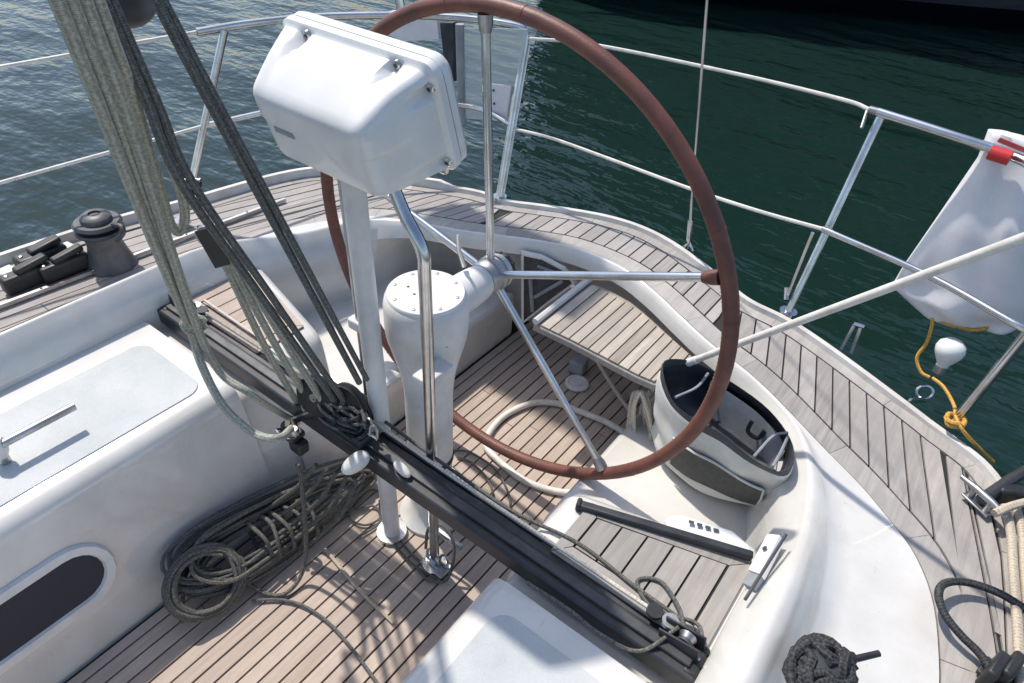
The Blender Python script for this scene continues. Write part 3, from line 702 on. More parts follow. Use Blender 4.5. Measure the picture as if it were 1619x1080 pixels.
sheet([(112, 0), (176, 165), (238, 340)], 1.03, at(303, 508, d=1.62), .0092, 'rope_sheet', 'second flecked mainsheet fall from the left, ending at the knot above the seat')
sheet([(134, 0), (194, 165)], 1.04, at(330, 560, d=1.68), .0090, 'rope_sheet', 'third flecked mainsheet fall from the left, running down to the track', tail=[at(400, 625, d=1.72), at(470, 668, y=TY-.01)])
sheet([(154, 0), (206, 140)], 1.05, at(262, 330, d=1.36), .0088, 'rope_sheet', 'slack flecked mainsheet fall hanging in a short loop above the coaming', tail=[at(272, 358, d=1.40), at(284, 366, d=1.41), at(292, 345, d=1.40), at(288, 310, d=1.36), at(272, 262, d=1.30)])
for k_, (a_, b_, lb_) in enumerate((((346, 396), (478, 650), 'flecked strand from the fiddle block to the car, nearest the seat'), ((354, 394), (502, 655), 'flecked strand from the fiddle block to the car, middle one'), ((362, 392), (526, 660), 'flecked strand from the fiddle block to the car, nearest the pod post'))):
    p0_, p1_ = at(*a_, d=1.49), at(*b_, y=TY); m_ = p0_.lerp(p1_, .5)+Vector((.004*k_, -.006, -.012+.006*k_))
    line('mainsheet_strand', [p0_, m_, p1_], .0085, 'rope_sheet', lb_, group='mainsheet')
kn_ = MB(); c = at(302, 508, d=1.61); rn_ = random.Random(2)
kn_.tube(spline([c+Vector((rn_.uniform(-.02, .02), rn_.uniform(-.02, .02), rn_.uniform(-.024, .024))) for _ in range(12)], 5), .0075, 8); tag(kn_.build('sheet_knot', 'rope_sheet'), 'knot tying the left mainsheet falls together above the seat', 'knot')
sheet([(176, 30), (233, 163), (290, 295), (415, 472)], 1.10, at(540, 650, y=TY+.01), .0075, 'rope_dark', 'dark line of the pair passing the small black shackle, lower one')
sheet([(190, 30), (249, 163), (308, 295), (428, 467)], 1.11, at(548, 640, y=TY+.01), .007, 'rope_dark', 'dark line of the pair passing the small black shackle, upper one')
sheet([(246, 0), (320, 141)], 1.12, at(568, 605, y=TY+.02), .0075, 'rope_dark', 'dark line crossing the starboard rail leg, lower of two')
sheet([(258, 0), (332, 138)], 1.13, at(580, 600, y=TY+.02), .0065, 'rope_dark', 'dark line crossing the starboard rail leg, upper of two')
# flattened dark webbing where the lines fan out, shackle and fiddle block
def on_line(px, py, d): return at(px, py, d=d)
shk = thing('line_shackle', 'small black shackle joining the dark pair of lines', 'shackle', on_line(298, 297, 1.38))
c = on_line(298, 297, 1.38); MB().tube(spline([c+_u2*.014-_r2*.014, c+_u2*.004-_r2*.018, c-_u2*.012, c+_u2*.004+_r2*.018, c+_u2*.014+_r2*.014], 6), .0055, 8).build('bow', 'black_plastic', shk)
MB().tube([c-_r2*.022+_u2*.012, c+_r2*.022+_u2*.012], .005, 8).build('pin', 'dull_steel', shk)
fb = thing('fiddle_block', 'black fiddle block hanging in the mainsheet lines', 'block', on_line(338, 388, 1.48))
axis = (at(360, 425, d=1.5)-at(318, 350, d=1.46)).normalized(); side = axis.cross(_fw).normalized(); c = on_line(338, 388, 1.48)
def orient(ax, sd): 
    n3 = ax.cross(sd).normalized(); return Matrix(((sd.x, ax.x, n3.x), (sd.y, ax.y, n3.y), (sd.z, ax.z, n3.z)))
for q in (-1, 1):
    MB().box(c+side.cross(axis)*.011*q, (.032, .085, .004), orient(axis, side)).build('cheek', 'black_plastic', fb, bevel=.0018)
for q in (-1, 1):
    MB().lathe([(.001, -.008), (.021, -.008), (.016, 0), (.021, .008), (.001, .008)], 18, frameZ(side.cross(axis), c+axis*.024*q)).build('sheave', 'dull_steel', fb)

# black sphere-like block at the top edge
blk = thing('boom_block', 'round black block at the top edge above the mainsheet', 'block', at(192, 0, d=1.25))
c = at(192, -12, d=1.25)
MB().lathe([(.001, -.048)]+[(.048*math.sin(math.pi*k/14), -.048*math.cos(math.pi*k/14)) for k in range(1, 14)]+[(.001, .048)], 24, Matrix.Translation(c)).build('cover', 'navy_vinyl', blk)
MB().tube([c+Vector((0, 0, .045)), (.11, -1.12, 2.42)], .005, 8).build('strop', 'rope_dark', blk)
# ================================================================== rails and lifelines
def P(*a, **k): return at(*a, **k)
def yz(px, py, z): return at(px, py, z=z)
# starboard pushpit
sp_ = thing('pushpit_rail', 'steel stern rail on the starboard quarter behind the instrument pod', 'rail', (-1.2, .35, .45))
top_s = spline([(-1.262, .04, 1.09), (-1.235, .22, 1.09), (-1.15, .45, 1.09), (-.98, .68, 1.09), (-.80, .83, 1.09), (-.64, .905, 1.085), (-.60, .915, 1.07), (-.588, .905, 1.03)], 6)
gate_s0 = Vector((-.588, .915, 1.06)); gb_s = at(790, 314, z=.50)
MB().tube(top_s, .0125, 12).build('top_tube', 'steel', sp_)
MB().tube([(-.588, .905, 1.035), gb_s], .0125, 12).build('leg', 'steel', sp_)
for dx in (-.014, .014): MB().tube([Vector((-.588+dx, .91, 1.03)), gb_s+Vector((dx, 0, .0))], .0055, 8).build('gate_strut', 'steel', sp_)
lt = at(355, 48, z=1.085); lb = at(289, 352, z=.46)
MB().tube([lt, lb], .0125, 12).build('leg', 'steel', sp_)
MB().tube([lb, lb+Vector((0, 0, .012))], .03, 14).build('foot_plate', 'steel', sp_)
MB().tube([gb_s, gb_s+Vector((0, 0, .012))], .028, 14).build('foot_plate', 'steel', sp_)
ml = (lt+lb)/2; low_s = spline([lt.lerp(lb, .47), (-1.17, .44, .79), (-.98, .66, .78), (-.76, .83, .775), gb_s.lerp(gate_s0, .47)], 6)
MB().tube(low_s, .010, 10).build('lower_tube', 'steel', sp_)
# port pushpit
pp_ = thing('pushpit_rail', 'steel stern rail on the port quarter carrying the white bag', 'rail', (1.0, .8, .45))
g0 = Vector((.609, .985, 1.09)); e0 = at(1619, 255, z=1.085); gb_p = at(1245, 496, z=.49)
topp = spline([g0, at(1500, 213, z=1.09), e0, (1.16, .74, 1.085), (1.27, .45, 1.085), (1.36, .1, 1.085), (1.42, -.3, 1.085)], 6)
MB().tube(topp, .0135, 12).build('top_tube', 'steel', pp_)
MB().tube([g0+Vector((.012, 0, -.01)), gb_p], .0125, 12).build('leg', 'steel', pp_)
MB().tube([gb_p, gb_p+Vector((0, 0, .012))], .028, 14).build('foot_plate', 'steel', pp_)
l2t = Vector((1.27, .45, 1.085)); l2b = at(1508, 668, z=.47)
def gap_to(P2):
    v = ray(1619, 538); w = P2-l2b; n = v.cross(w); return abs((l2b-CAM).dot(n))/n.length
l2t = min(topp[10:], key=gap_to)
MB().tube([l2b, l2t], .0125, 12).build('leg', 'steel', pp_)
MB().tube([topp[-1], topp[-1]+Vector((.0, -.02, -.64))], .0125, 12).build('leg', 'steel', pp_)
lowp = [at(1300, 362, z=.80), at(1470, 437, z=.80), at(1619, 520, z=.80), (1.17, .66, .80), (1.27, .42, .79), (1.36, .08, .78), (1.42, -.31, .77)]
MB().tube(spline(lowp, 6), .0095, 10).build('lower_tube', 'steel', pp_)
MB().tube([g0-Vector((.025, 0.0, 0)), g0+Vector((.02, 0, 0))], .012, 10).build('end_fitting', 'dull_steel', pp_)
MB().tube([at(1372, 172, z=1.09), at(1362, 203, z=1.05)], .005, 8).build('pelican_hook', 'dull_steel', pp_)
br = MB().tube([at(1285, 368, z=.79), at(1246, 466, z=.56)], .0055, 8).build('brace', 'steel', pp_)
MB().tube([at(1244, 455, z=.57), at(1243, 474, z=.54)], .008, 8).build('brace_end', 'steel', br)
# lifelines
def cable(pts, r, label, m='rope_white_cover', k=8):
    o = MB().tube(spline(pts, k), r, 8).build('lifeline', m); return tag(o, label, 'lifeline', 'lifelines')
far1 = at(0, 106, z=1.06); far2 = at(0, 289, z=.76)
cable([far1+(far1-lt)*1.2, far1, at(200, 70, z=1.08), top_s[0]], .0062, 'upper lifeline leading forward along the starboard side')
m2 = at(430, 190, z=.79)
cable([far2+(far2-lt.lerp(lb, .47))*1.2, far2, lt.lerp(lb, .47)], .0062, 'lower lifeline leading forward along the starboard side')
cable([(-.585, .915, 1.05), at(940, 71, z=1.06), at(1160, 116, z=1.07), at(1330, 157, z=1.09), g0-Vector((.02, 0, 0))], .0062, 'upper cream lifeline closing the stern gate')
cable([gb_s.lerp(gate_s0, .45), at(870, 218, z=.76), at(960, 250, z=.755), at(1090, 298, z=.76), at(1200, 334, z=.78), at(1300, 362, z=.80)], .0062, 'lower cream lifeline closing the stern gate, with a slight kink')
# backstay
bs = thing('backstay', 'thin backstay wire with turnbuckle at the stern edge', 'stay', at(1089, 392, z=.52))
b0 = at(1088, 392, z=.52); b1 = at(1118, 0, d=2.1); dirb = (b1-b0).normalized()
MB().tube([b0+dirb*.22, b0+dirb*4], .0038, 8).build('wire', 'steel', bs)
MB().tube([b0, b0+dirb*.03, b0+dirb*.035, b0+dirb*.12, b0+dirb*.125, b0+dirb*.22], [.004, .004, .0085, .0085, .0045, .0045], 10).build('turnbuckle', 'steel', bs)
MB().tube([b0-Vector((.018, 0, .005)), b0+Vector((0, 0, .022)), b0+Vector((.018, 0, -.005))], .0055, 8).build('chainplate', 'steel', bs)
# things standing on the starboard quarter rail
pan = thing('stern_panel', 'pale clear panel with grey post hanging on the starboard stern rail', 'panel', (-.85, .87, .6))
Yp = .86
def yq(px, py, y=Yp): return at(px, py, y=y)
def slab(name, pxs, m, th, y=Yp, par=pan):
    a = [yq(*p, y) for p in pxs]; b = [p+Vector((0, th, 0)) for p in a]
    mm = MB(); n = len(a); mm.add(a+b, [tuple(range(n)), tuple(reversed(range(n, 2*n)))]+[(k, (k+1) % n, n+(k+1) % n, n+k) for k in range(n)]); return mm.build(name, m, par, smooth=False, bevel=.002)
slab('clear_sheet', [(733, 44), (834, 46), (803, 192), (735, 188)], 'acrylic', .006)
slab('dark_strip', [(695, 36), (716, 36), (716, 130), (704, 118)], 'navy_vinyl', .03, .885)
slab('white_plate', [(773, 132), (808, 136), (800, 192), (770, 190)], 'cover_cloth', .008, .845)
MB().tube([yq(727, 38), yq(731, 195)], .017, 12).build('post', 'canvas_grey', pan)
for p in ((780, 143), (781, 164)): 
    c = yq(*p, .843); MB().lathe([(.001, -.002), (.005, -.002), (.004, .002), (.001, .002)], 8, frameZ((0, -1, 0), c)).build('rivet', 'print_dark', pan)
slab('white_cover', [(596, 22), (688, 6), (694, 62), (640, 66), (604, 52)], 'cover_cloth', .05, .9)

# white fabric bag hung on the port rail
wb = thing('rescue_bag', 'white cloth bag with red tape hanging from the port stern rail', 'bag', at(1500, 360, y=.95))
rows = [((1562, 205), (1660, 232)), ((1545, 250), (1680, 300)), ((1490, 330), (1690, 400)), ((1428, 420), (1668, 470)), ((1412, 448), (1640, 500)), ((1446, 482), (1600, 520)), ((1490, 502), (1568, 522))]
rg = []; NR = 36
for k in range(NR+1):
    u = k/NR*(len(rows)-1); i0 = min(int(u), len(rows)-2); f_ = u-i0
    l = [rows[i0][0][c]+(rows[i0+1][0][c]-rows[i0][0][c])*f_ for c in (0, 1)]; r_ = [rows[i0][1][c]+(rows[i0+1][1][c]-rows[i0][1][c])*f_ for c in (0, 1)]
    yb = .99-.02*k/NR; a = at(*l, y=yb); b = at(*r_, y=yb); ring = []; tt = (.022, .05, .085, .095, .085, .06, .02); th = tt[i0]+(tt[i0+1]-tt[i0])*f_
    for q in range(48):
        an = 2*math.pi*q/48; f = .5-.5*math.cos(an); bul = math.copysign(abs(math.sin(an))**.6, math.sin(an))
        fold = .010*math.sin(9*f+.16*k)+.007*math.sin(17*f-.3*k+1)+.006*math.sin(5*f+.5*k)
        ring.append(a.lerp(b, f)+Vector((0, -th*bul-fold*abs(bul)*(.4+k/NR), .004*math.sin(5*f+.3*k))))
    rg.append(ring)
MB().loft(rg, True, True).build('body', 'cover_cloth', wb, angle=70)
MB().tube([at(1574, 243, z=1.09)-Vector((.014, .0, 0)), at(1592, 249, z=1.09)+Vector((.008, 0, 0))], .019, 14).build('red_tape', 'red_tape', wb)
a = at(1570, 215, y=.935); MB().box(a+Vector((.05, .0, -.01)), (.07, .003, .012), Matrix.Rotation(R(8), 3, 'Y')).build('red_print', 'print_red', wb, smooth=False)
line('lashing_rope', [at(1448, 484, y=.93), at(1470, 500, y=.92), at(1500, 512, y=.92), at(1545, 522, y=.93), at(1592, 505, y=.95)], .0055, 'rope_orange', 'orange rope lashed around the foot of the white bag')
line('lamp_lanyard', [at(1462, 492, y=.92), at(1474, 505, y=.91), at(1466, 540, y=.9), at(1450, 565, y=.88), at(1456, 588, y=.86), at(1470, 597, y=.85)], .0054, 'rope_orange', 'orange lanyard hanging from the white bag to the lamp')
line('mooring_lanyard', [at(1475, 598, y=.82), at(1492, 612, y=.78), at(1508, 640, y=.72), at(1512, 662, z=.50), at(1530, 690, z=.48), at(1570, 730, z=.40)], .005, 'rope_orange', 'orange line knotted to the foot of the port rail leg')
kn = MB(); c = at(1508, 668, z=.485); kn.tube(spline([c+Vector((.022*math.cos(R(a*47)), .022*math.sin(R(a*47)), .004*(a % 5))) for a in range(18)], 5), .006, 8); tag(kn.build('rope_knot', 'rope_orange'), 'orange knot around the foot of the port rail leg', 'knot')
lamp = thing('lifebuoy_lamp', 'white egg-shaped rescue lamp in a steel ring over the water', 'lamp', at(1478, 605, y=.85))
lc = at(1503, 552, y=.86); lb_ = at(1478, 600, y=.85); ax = (lb_-lc).normalized()
MB().lathe([(.001, -.032), (.022, -.029), (.036, -.017), (.041, 0), (.038, .016), (.028, .036), (.018, .052), (.016, .066), (.001, .068)], 28, frameZ(ax, lc)).build('bulb', 'lamp_white', lamp)
MB().tube([lc+ax*.06, lc+ax*.085], .018, 16).build('collar', 'dull_steel', lamp)
cr = at(1462, 620, y=.84); MB().tube([cr+(_r2*math.cos(2*math.pi*k/18)*.026+_u2*math.sin(2*math.pi*k/18)*.02) for k in range(18)], .004, 8, closed=True).build('ring', 'steel', lamp)
MB().tube([cr-_u2*.02, at(1440, 632, z=.47), at(1432, 640, z=.45)], .005, 8).build('bracket', 'steel', lamp)
fl_ = thing('rod_holder', 'short twin steel tubes outside the port quarter deck', 'holder', at(1335, 550, z=.44))
for dx in (0, 16): MB().tube([at(1352+dx*.6, 512+dx*.2, z=.52), at(1330+dx, 552+dx*.4, z=.42)], .0065, 8).build('tube', 'steel', fl_)
MB().tube([at(1350, 512, z=.525), at(1366, 517, z=.525)], .007, 8).build('cap', 'steel', fl_)

# white pole from the helm seat rim up past the port rail
po = thing('white_pole', 'long white pole slanting from the stern coaming up past the port rail', 'pole', at(1092, 572, z=.515))
pa_, pb_ = at(1092, 572, z=.515), at(1619, 376, d=1.5); dp = (pb_-pa_)
MB().tube([pa_, pa_+dp*.6, pa_+dp*1.5], .0095, 12).build('shaft', 'rope_white_cover', po)
MB().tube([pa_-dp*.012, pa_+dp*.03], .0115, 12).build('tip', 'painted_white', po)

# ================================================================== starboard deck gear
_wp = at(178, 418, z=.44); wx, wy = _wp.x, _wp.y; wz = zc(wx, wy)
wi = thing('winch', 'grey self-tailing winch on the starboard deck', 'winch', (wx, wy, wz))
TM = Matrix.Translation((wx, wy, wz)) @ Matrix.Diagonal((.95, .95, .82, 1))
MB().lathe([(.001, 0), (.082, 0), (.082, .012), (.075, .02), (.066, .05), (.056, .10), (.056, .13), (.062, .155), (.001, .156)], 36, TM).build('drum', 'winch_grey', wi)
MB().lathe([(.001, .154), (.074, .156), (.078, .163), (.074, .172), (.05, .176), (.05, .184), (.074, .187), (.078, .194), (.07, .204), (.001, .205)], 36, TM).build('self_tailer', 'track_grey', wi)
MB().lathe([(.001, .203), (.05, .204), (.048, .222), (.038, .232), (.02, .234), (.02, .226), (.001, .226)], 28, TM).build('cap', 'winch_grey', wi)
MB().tube(spline([(wx+.06, wy+.02, wz+.165), (wx+.095, wy+.03, wz+.168), (wx+.108, wy+.02, wz+.152), (wx+.095, wy, wz+.13)], 6), .009, 8).build('feeder_arm', 'track_grey', wi)
def clutch(px, py, w, label, rot=0):
    p = at(px, py, z=.50); t = thing('rope_clutch', label, 'rope clutch', (p.x, p.y, .445), 'starboard rope clutches')
    Rz = Matrix.Rotation(R(rot), 3, 'Z')
    MB().box((p.x, p.y, .476), (w, .15, .058), Rz).build('body', 'black_plastic', t, bevel=.01, seg=3)
    MB().box((p.x, p.y+.02, .515), (w*.7, .10, .022), Matrix.Rotation(R(9), 3, 'X') @ Rz).build('lever', 'black_plastic', t, bevel=.008, seg=3)
    for q in (-.055, .05): MB().lathe([(.001, 0), (.007, 0), (.006, .004), (.001, .005)], 10, Matrix.Translation((p.x, p.y+q, .505))).build('screw', 'steel', t)
clutch(40, 428, .05, 'black rope clutch on the starboard deck furthest forward')
clutch(62, 398, .06, 'black rope clutch on the starboard deck, nearest the water edge')
clutch(98, 412, .045, 'black rope clutch on the starboard deck next to the winch')
for (px, py, l) in ((20, 440, 'pale chafe plate at the left edge of the starboard deck'), (112, 402, 'pale chafe plate on the starboard deck between clutch and winch')):
    p = at(px, py, z=.46); tag(MB().box((p.x, p.y, .46), (.09, .05, .05), Matrix.Rotation(R(6), 3, 'Z')).build('chafe_plate', 'deck_cap', bevel=.005), l, 'plate')
tk = thing('genoa_track', 'grey sheet track along the starboard side deck', 'track', (-1.3, -.2, .45))
a_, b_ = Vector((-1.335, -1.6, .452)), Vector((-1.20, .22, .452)); dd = (b_-a_).normalized()
MB().tube([a_, b_], .009, 4).build('rail', 'dull_steel', tk)
for k in range(14): q = a_+dd*(.1+.12*k); MB().lathe([(.001, .006), (.0045, .006), (.001, .010)], 8, Matrix.Translation(q)).build('bolt', 'print_dark', tk)
# handle at the left edge, over the starboard seat
wh = thing('winch_crank', 'grey winch crank with round white grip end at the left edge', 'winch crank', at(5, 700, z=.52))
h0, h1 = at(118, 642, z=.52), at(2, 703, z=.52)
MB().tube([h0, h0.lerp(h1, .5), h1], .0105, 14).build('shaft', 'dull_steel', wh)
MB().lathe([(.001, -.03), (.016, -.028), (.021, -.012), (.021, .012), (.014, .03), (.001, .034)], 20, frameZ(Vector((.1, .1, 1)), h1+Vector((-.012, -.008, -.012)))).build('grip', 'painted_white', wh)
MB().tube([h1+Vector((-.012, -.008, -.04)), h1+Vector((-.012, -.008, -.068))], .012, 12).build('spigot', 'dull_steel', wh)

# ================================================================== ropes in the cockpit
def coil_rope(n, seed, thick):
    pts = []; rnd = random.Random(seed)
    a = Vector((-.290, -.80, 0)); b = Vector((-.235, -.40, 0)); ax_ = (b-a).normalized(); sd = Vector((-ax_.y, ax_.x, 0))
    for k in range(n):
        ln = .29+rnd.uniform(-.05, .04); wd_ = .036+.03*rnd.random(); zz = .012+thick*k/n; cx_ = a.lerp(b, .5)+sd*rnd.uniform(-.02, .025)+ax_*rnd.uniform(-.03, .02)
        tilt = .02+.05*rnd.random(); ph = rnd.uniform(-.2, .2)
        for q in range(12):
            t = 2*math.pi*q/12+ph; cs, sn = math.cos(t), math.sin(t)
            p = cx_+ax_*(ln*math.copysign(abs(cs)**.8, cs))+sd*(wd_*sn*(1.0-.62*cs))
            p.z = zz+tilt*.7*(sn+1)*(1-.3*cs)+.008*(1-cs)+rnd.uniform(0, .012); p += sd*rnd.uniform(-.007, .007)
            pts.append(p)
    return pts
ck = thing('rope_coil', 'large coil of grey-green rope against the starboard seat front', 'rope coil', (-.22, -.62, 0))
MB().tube(spline(coil_rope(13, 3, .05), 3), .0056, 8).build('turns', 'rope_coil', ck)
MB().tube(spline(coil_rope(9, 8, .06), 3), .0050, 8).build('turns', 'rope_dark', ck)
rc = []; rnd = random.Random(21); c0 = Vector((-.262, -.86, .085)); e1 = Vector((.10, .99, .0)).normalized(); e2 = Vector((.72, -.07, -.70)).normalized()
for k in range(12):
    ra = .098-.004*(k % 6)+rnd.uniform(-.004, .004); off = Vector((.02, 0, .02))*(k/12)+e1*rnd.uniform(-.006, .006)
    for q in range(12):
        t = 2*math.pi*q/12; rc.append(c0+off+e1*(ra*math.cos(t))+e2*(ra*.92*math.sin(t))+Vector((.7, 0, .7))*rnd.uniform(-.004, .004))
MB().tube(spline(rc, 3), .0054, 8).build('round_turns', 'rope_coil', ck)
wr = []
for k in range(34):
    t = k/33*5*2*math.pi; f = k/33; c0 = Vector((-.265, -.70, .07)).lerp(Vector((-.225, -.54, .07)), f)
    wr.append(c0+Vector((.068*math.cos(t), .012*math.sin(t), .062*math.sin(t))))
MB().tube(spline([p+Vector((random.uniform(-.006, .006), random.uniform(-.012, .012), random.uniform(-.005, .005))) for p in wr], 4), .0056, 8).build('wrapping_turns', 'rope_coil', ck)
line('rope_tail', [at(470, 735, z=.42), at(476, 760, z=.36), at(484, 850, z=.16), at(478, 905, z=.04), at(452, 938, z=.012), at(418, 938, z=.012), at(380, 915, z=.03), at(335, 900, z=.09), at(306, 910, z=.10), at(290, 940, z=.06), at(287, 985, z=.012)], .0058, 'rope_coil', 'grey rope tail hanging from the cam cleat and looping over the coil')
line('thin_line', [at(398, 950, z=.01), at(440, 948, z=.01), at(480, 958, z=.01), at(520, 985, z=.01), at(560, 1030, z=.01), at(600, 1085, z=.01)], .0042, 'rope_dark', 'thin dark line curving forward over the sunlit sole')
line('thin_line', [at(514, 868, z=.008), at(570, 935, z=.008), at(622, 985, z=.008)], .005, 'rope_tan', 'thin pale rod-straight line lying across the sole planks')
for k, (o_, lb_) in enumerate(((0, 'dark line looping around the pedestal foot, inner one'), (10, 'dark line looping around the pedestal foot, outer one'))):
    line('thin_line', [at(610-o_, 790, z=.05), at(612-o_, 820, z=.01), at(630-o_, 850+o_*.5, z=.007), at(655-o_*.5, 880+o_, z=.007), at(690, 905+o_, z=.007)], .0035, 'rope_dark', lb_)
for pxs, lb_ in (([(716, 712), (745, 716), (785, 745), (806, 790), (804, 850)], 'thin dark cable curving on the sole right of the pedestal, outer one'), ([(722, 722), (750, 735), (776, 768), (780, 815), (766, 850)], 'thin dark cable curving on the sole right of the pedestal, inner one'), ([(700, 760), (735, 790), (790, 815), (850, 838)], 'thin dark cable running along the aft side of the traveller'), ([(560, 800), (585, 775), (606, 785), (604, 815), (580, 830), (556, 822), (548, 800), (566, 780)], 'small dark loop of line left of the pedestal foot'), ([(520, 840), (545, 815), (590, 800), (600, 826), (565, 850)], 'loose dark loop of line at the right end of the coil')):
    line('thin_line', [at(*p, z=.008+.002*(q % 3)) for q, p in enumerate(pxs)], .0036, 'rope_dark', lb_)
# rope strands between car and coil
for k in range(5):
    line('sheet_strand', [at(500+16*k, 735+6*k, z=.40-.03*k), at(470+18*k, 770+10*k, z=.28-.02*k), at(430+22*k, 800+9*k, z=.14), at(390+26*k, 830+7*k, z=.10)], .006, 'rope_coil', ('grey strand running from the car down to the coil, highest of five', 'grey strand from the car to the coil, second of five', 'grey strand from the car to the coil, middle of five', 'grey strand from the car to the coil, fourth of five', 'grey strand from the car to the coil, lowest of five')[k], group='strands into the coil')
# cream hose-like rope loop on the sole
line('hose_loop', [at(1005, 695, z=.03), at(960, 668, z=.016), at(915, 650, z=.012), at(880, 638, z=.012), at(840, 638, z=.012), at(800, 656, z=.012), at(775, 682, z=.012), at(768, 705, z=.012), at(790, 730, z=.012), at(830, 760, z=.012), at(880, 777, z=.012), at(930, 778, z=.014), at(975, 766, z=.02), at(1003, 735, z=.05), at(1012, 690, z=.14), at(1018, 640, z=.22), at(1030, 620, z=.26)], .0115, 'rope_white_cover', 'thick cream hose lying in a loop on the sole aft of the wheel')
line('shower_hose', [at(905, 452, z=.44), at(918, 490, z=.34), at(930, 530, z=.22), at(942, 565, z=.12), at(962, 600, z=.05), at(985, 635, z=.02), at(1005, 660, z=.02)], .008, 'rope_cream', 'beige hose hanging from the helm seat down to the drain plate')
line('hose_bend', [at(945, 575, z=.05), at(962, 562, z=.10), at(990, 566, z=.12), at(1015, 585, z=.12), at(1032, 610, z=.1), at(1030, 660, z=.06)], .008, 'rope_cream', 'beige hose bend arching beside the black and white bag')
hb = MB(); rnd = random.Random(5); hp = []
for k in range(7):
    for q in range(10):
        t = 2*math.pi*q/10; px = 1014+14*math.cos(t)+rnd.uniform(-4, 4)-k*1.0; py = 682+62*math.sin(t)+rnd.uniform(-3, 3)
        hp.append(at(px, py, y=.26+.008*k))
hb.tube(spline(hp, 4), .006, 8); tag(hb.build('hanging_coil', 'rope_cream'), 'cream rope coil hanging upright beside the white bag', 'rope coil')

# ================================================================== bag on the port side of the well
bag = thing('tote_bag', 'open white canvas tote bag with navy lining and dark mesh pocket', 'bag', (.62, .2, .2))
rim_b = [at(1046, 578, z=.50), at(1075, 570, z=.515), at(1115, 576, z=.51), at(1165, 612, z=.50), at(1215, 650, z=.50), at(1252, 690, z=.50), at(1254, 735, z=.485), at(1232, 750, z=.475), at(1190, 722, z=.48), at(1140, 690, z=.485), at(1100, 668, z=.485), at(1062, 628, z=.49)]
bot_b = [at(1034, 690, z=.21), at(1055, 665, z=.21), at(1095, 650, z=.21), at(1140, 655, z=.21), at(1180, 675, z=.21), at(1215, 715, z=.21), at(1225, 765, z=.21), at(1205, 800, z=.21), at(1165, 800, z=.21), at(1120, 785, z=.21), at(1080, 765, z=.21), at(1045, 730, z=.21)]
rim_b = [p+Vector((0, 0, .010*math.sin(2.1*k_+.5))) for k_, p in enumerate(rim_b)]; rim_b = spline(rim_b, 4, True); bot_b = spline(bot_b, 4, True); cb = sum(bot_b, Vector())/len(bot_b); cr_ = sum(rim_b, Vector())/len(rim_b)
def bl(f, s=1.0, bul=0, wob=1):
    out = []
    for a, b in zip(bot_b, rim_b):
        k_ = len(out); p = a.lerp(b, f); c = cb.lerp(cr_, f); env = math.sin(math.pi*min(1, f*1.02))**.7 if 0 < f < .98 else 0; env *= wob; w_ = env*(.028*math.sin(k_*.9+4*f)+.02*math.sin(k_*.37-7*f+1)); out.append(c+(p-c)*(s+bul+w_)+Vector((0, 0, -.012*env*math.sin(k_*.53+1))))
    return out
MB().loft([bl(0, .9), bl(.05, .99)]+[bl(f_/20, 1.03+.035*math.sin(f_*.9)*(1-f_/20)) for f_ in range(2, 19)]+[bl(.93, 1.0)], True).build('body', 'canvas_white', bag, angle=70)
rimo = MB().loft([bl(.92, 1.012), bl(1.0, 1.0), bl(1.01, .985), bl(.985, .965), bl(.9, .95)], True).build('binding', 'navy_vinyl', bag, angle=60)
lin = MB().loft([bl(.93, .955, wob=.3), bl(.85, .94, wob=.3), bl(.72, .90, wob=.4), bl(.60, .80, wob=.4), bl(.55, .6, wob=.3), bl(.54, .3, wob=.2), bl(.54, .1, wob=0)], True); lin.f.append(tuple(range(len(lin.v)-len(rim_b), len(lin.v)))); lin.build('lining', 'navy_vinyl', bag, angle=70)
# pale inner pocket along the far wall
far = [rim_b[k] for k in range(9, 22)]
pk = [[c_ for c_ in [cr_+(p-cr_)*.93+Vector((0, 0, -.03)) for p in far]], [cr_+(p-cr_)*.86+Vector((0, 0, -.15)) for p in far]]
MB().loft(pk).build('inner_pocket', 'canvas_grey', bag, angle=70)
c = cr_+(rim_b[16]-cr_)*.90+Vector((0, 0, -.07)); MB().tube(spline([c+Vector((-.02, -.004, .018)), c+Vector((-.018, -.016, -.012)), c+Vector((.012, -.018, -.016)), c+Vector((.02, -.008, .012))], 6), .006, 8).build('buckle', 'black_plastic', bag)
for (a, b, c_) in (((1068, 628), (1102, 612), (1120, 590)), ((1192, 722), (1222, 690), (1246, 684)), ((1222, 738), (1236, 712), (1246, 690))):
    MB().tube(spline([at(*a, z=.487), at(*b, z=.475), at(*c_, z=.495)], 6), .004, 6).build('handle_strap', 'canvas_grey', bag)
# mesh pocket with white piping on the near side
def nearq(px, py): return at(px, py, d=None, y=None, z=None)
def on_body(k, f, s): 
    a, b = bot_b[k % len(bot_b)], rim_b[k % len(rim_b)]; p = a.lerp(b, f); c = cb.lerp(cr_, f); return c+(p-c)*(s+.02)
idx = list(range(30, 43))
MB().loft([[on_body(k, .20, 1.06) for k in idx], [on_body(k, .4, 1.085) for k in idx], [on_body(k, .6, 1.07) for k in idx]]).build('mesh_pocket', 'mesh_dark', bag, angle=70)
MB().tube([on_body(k, .61, 1.075) for k in idx]+[on_body(idx[-1], .4, 1.09), on_body(idx[-1], .2, 1.065)], .0035, 6).build('piping', 'canvas_white', bag)
MB().tube([on_body(idx[0], .61, 1.075), on_body(idx[0], .4, 1.09), on_body(idx[0], .2, 1.065)], .0035, 6).build('piping', 'canvas_white', bag)

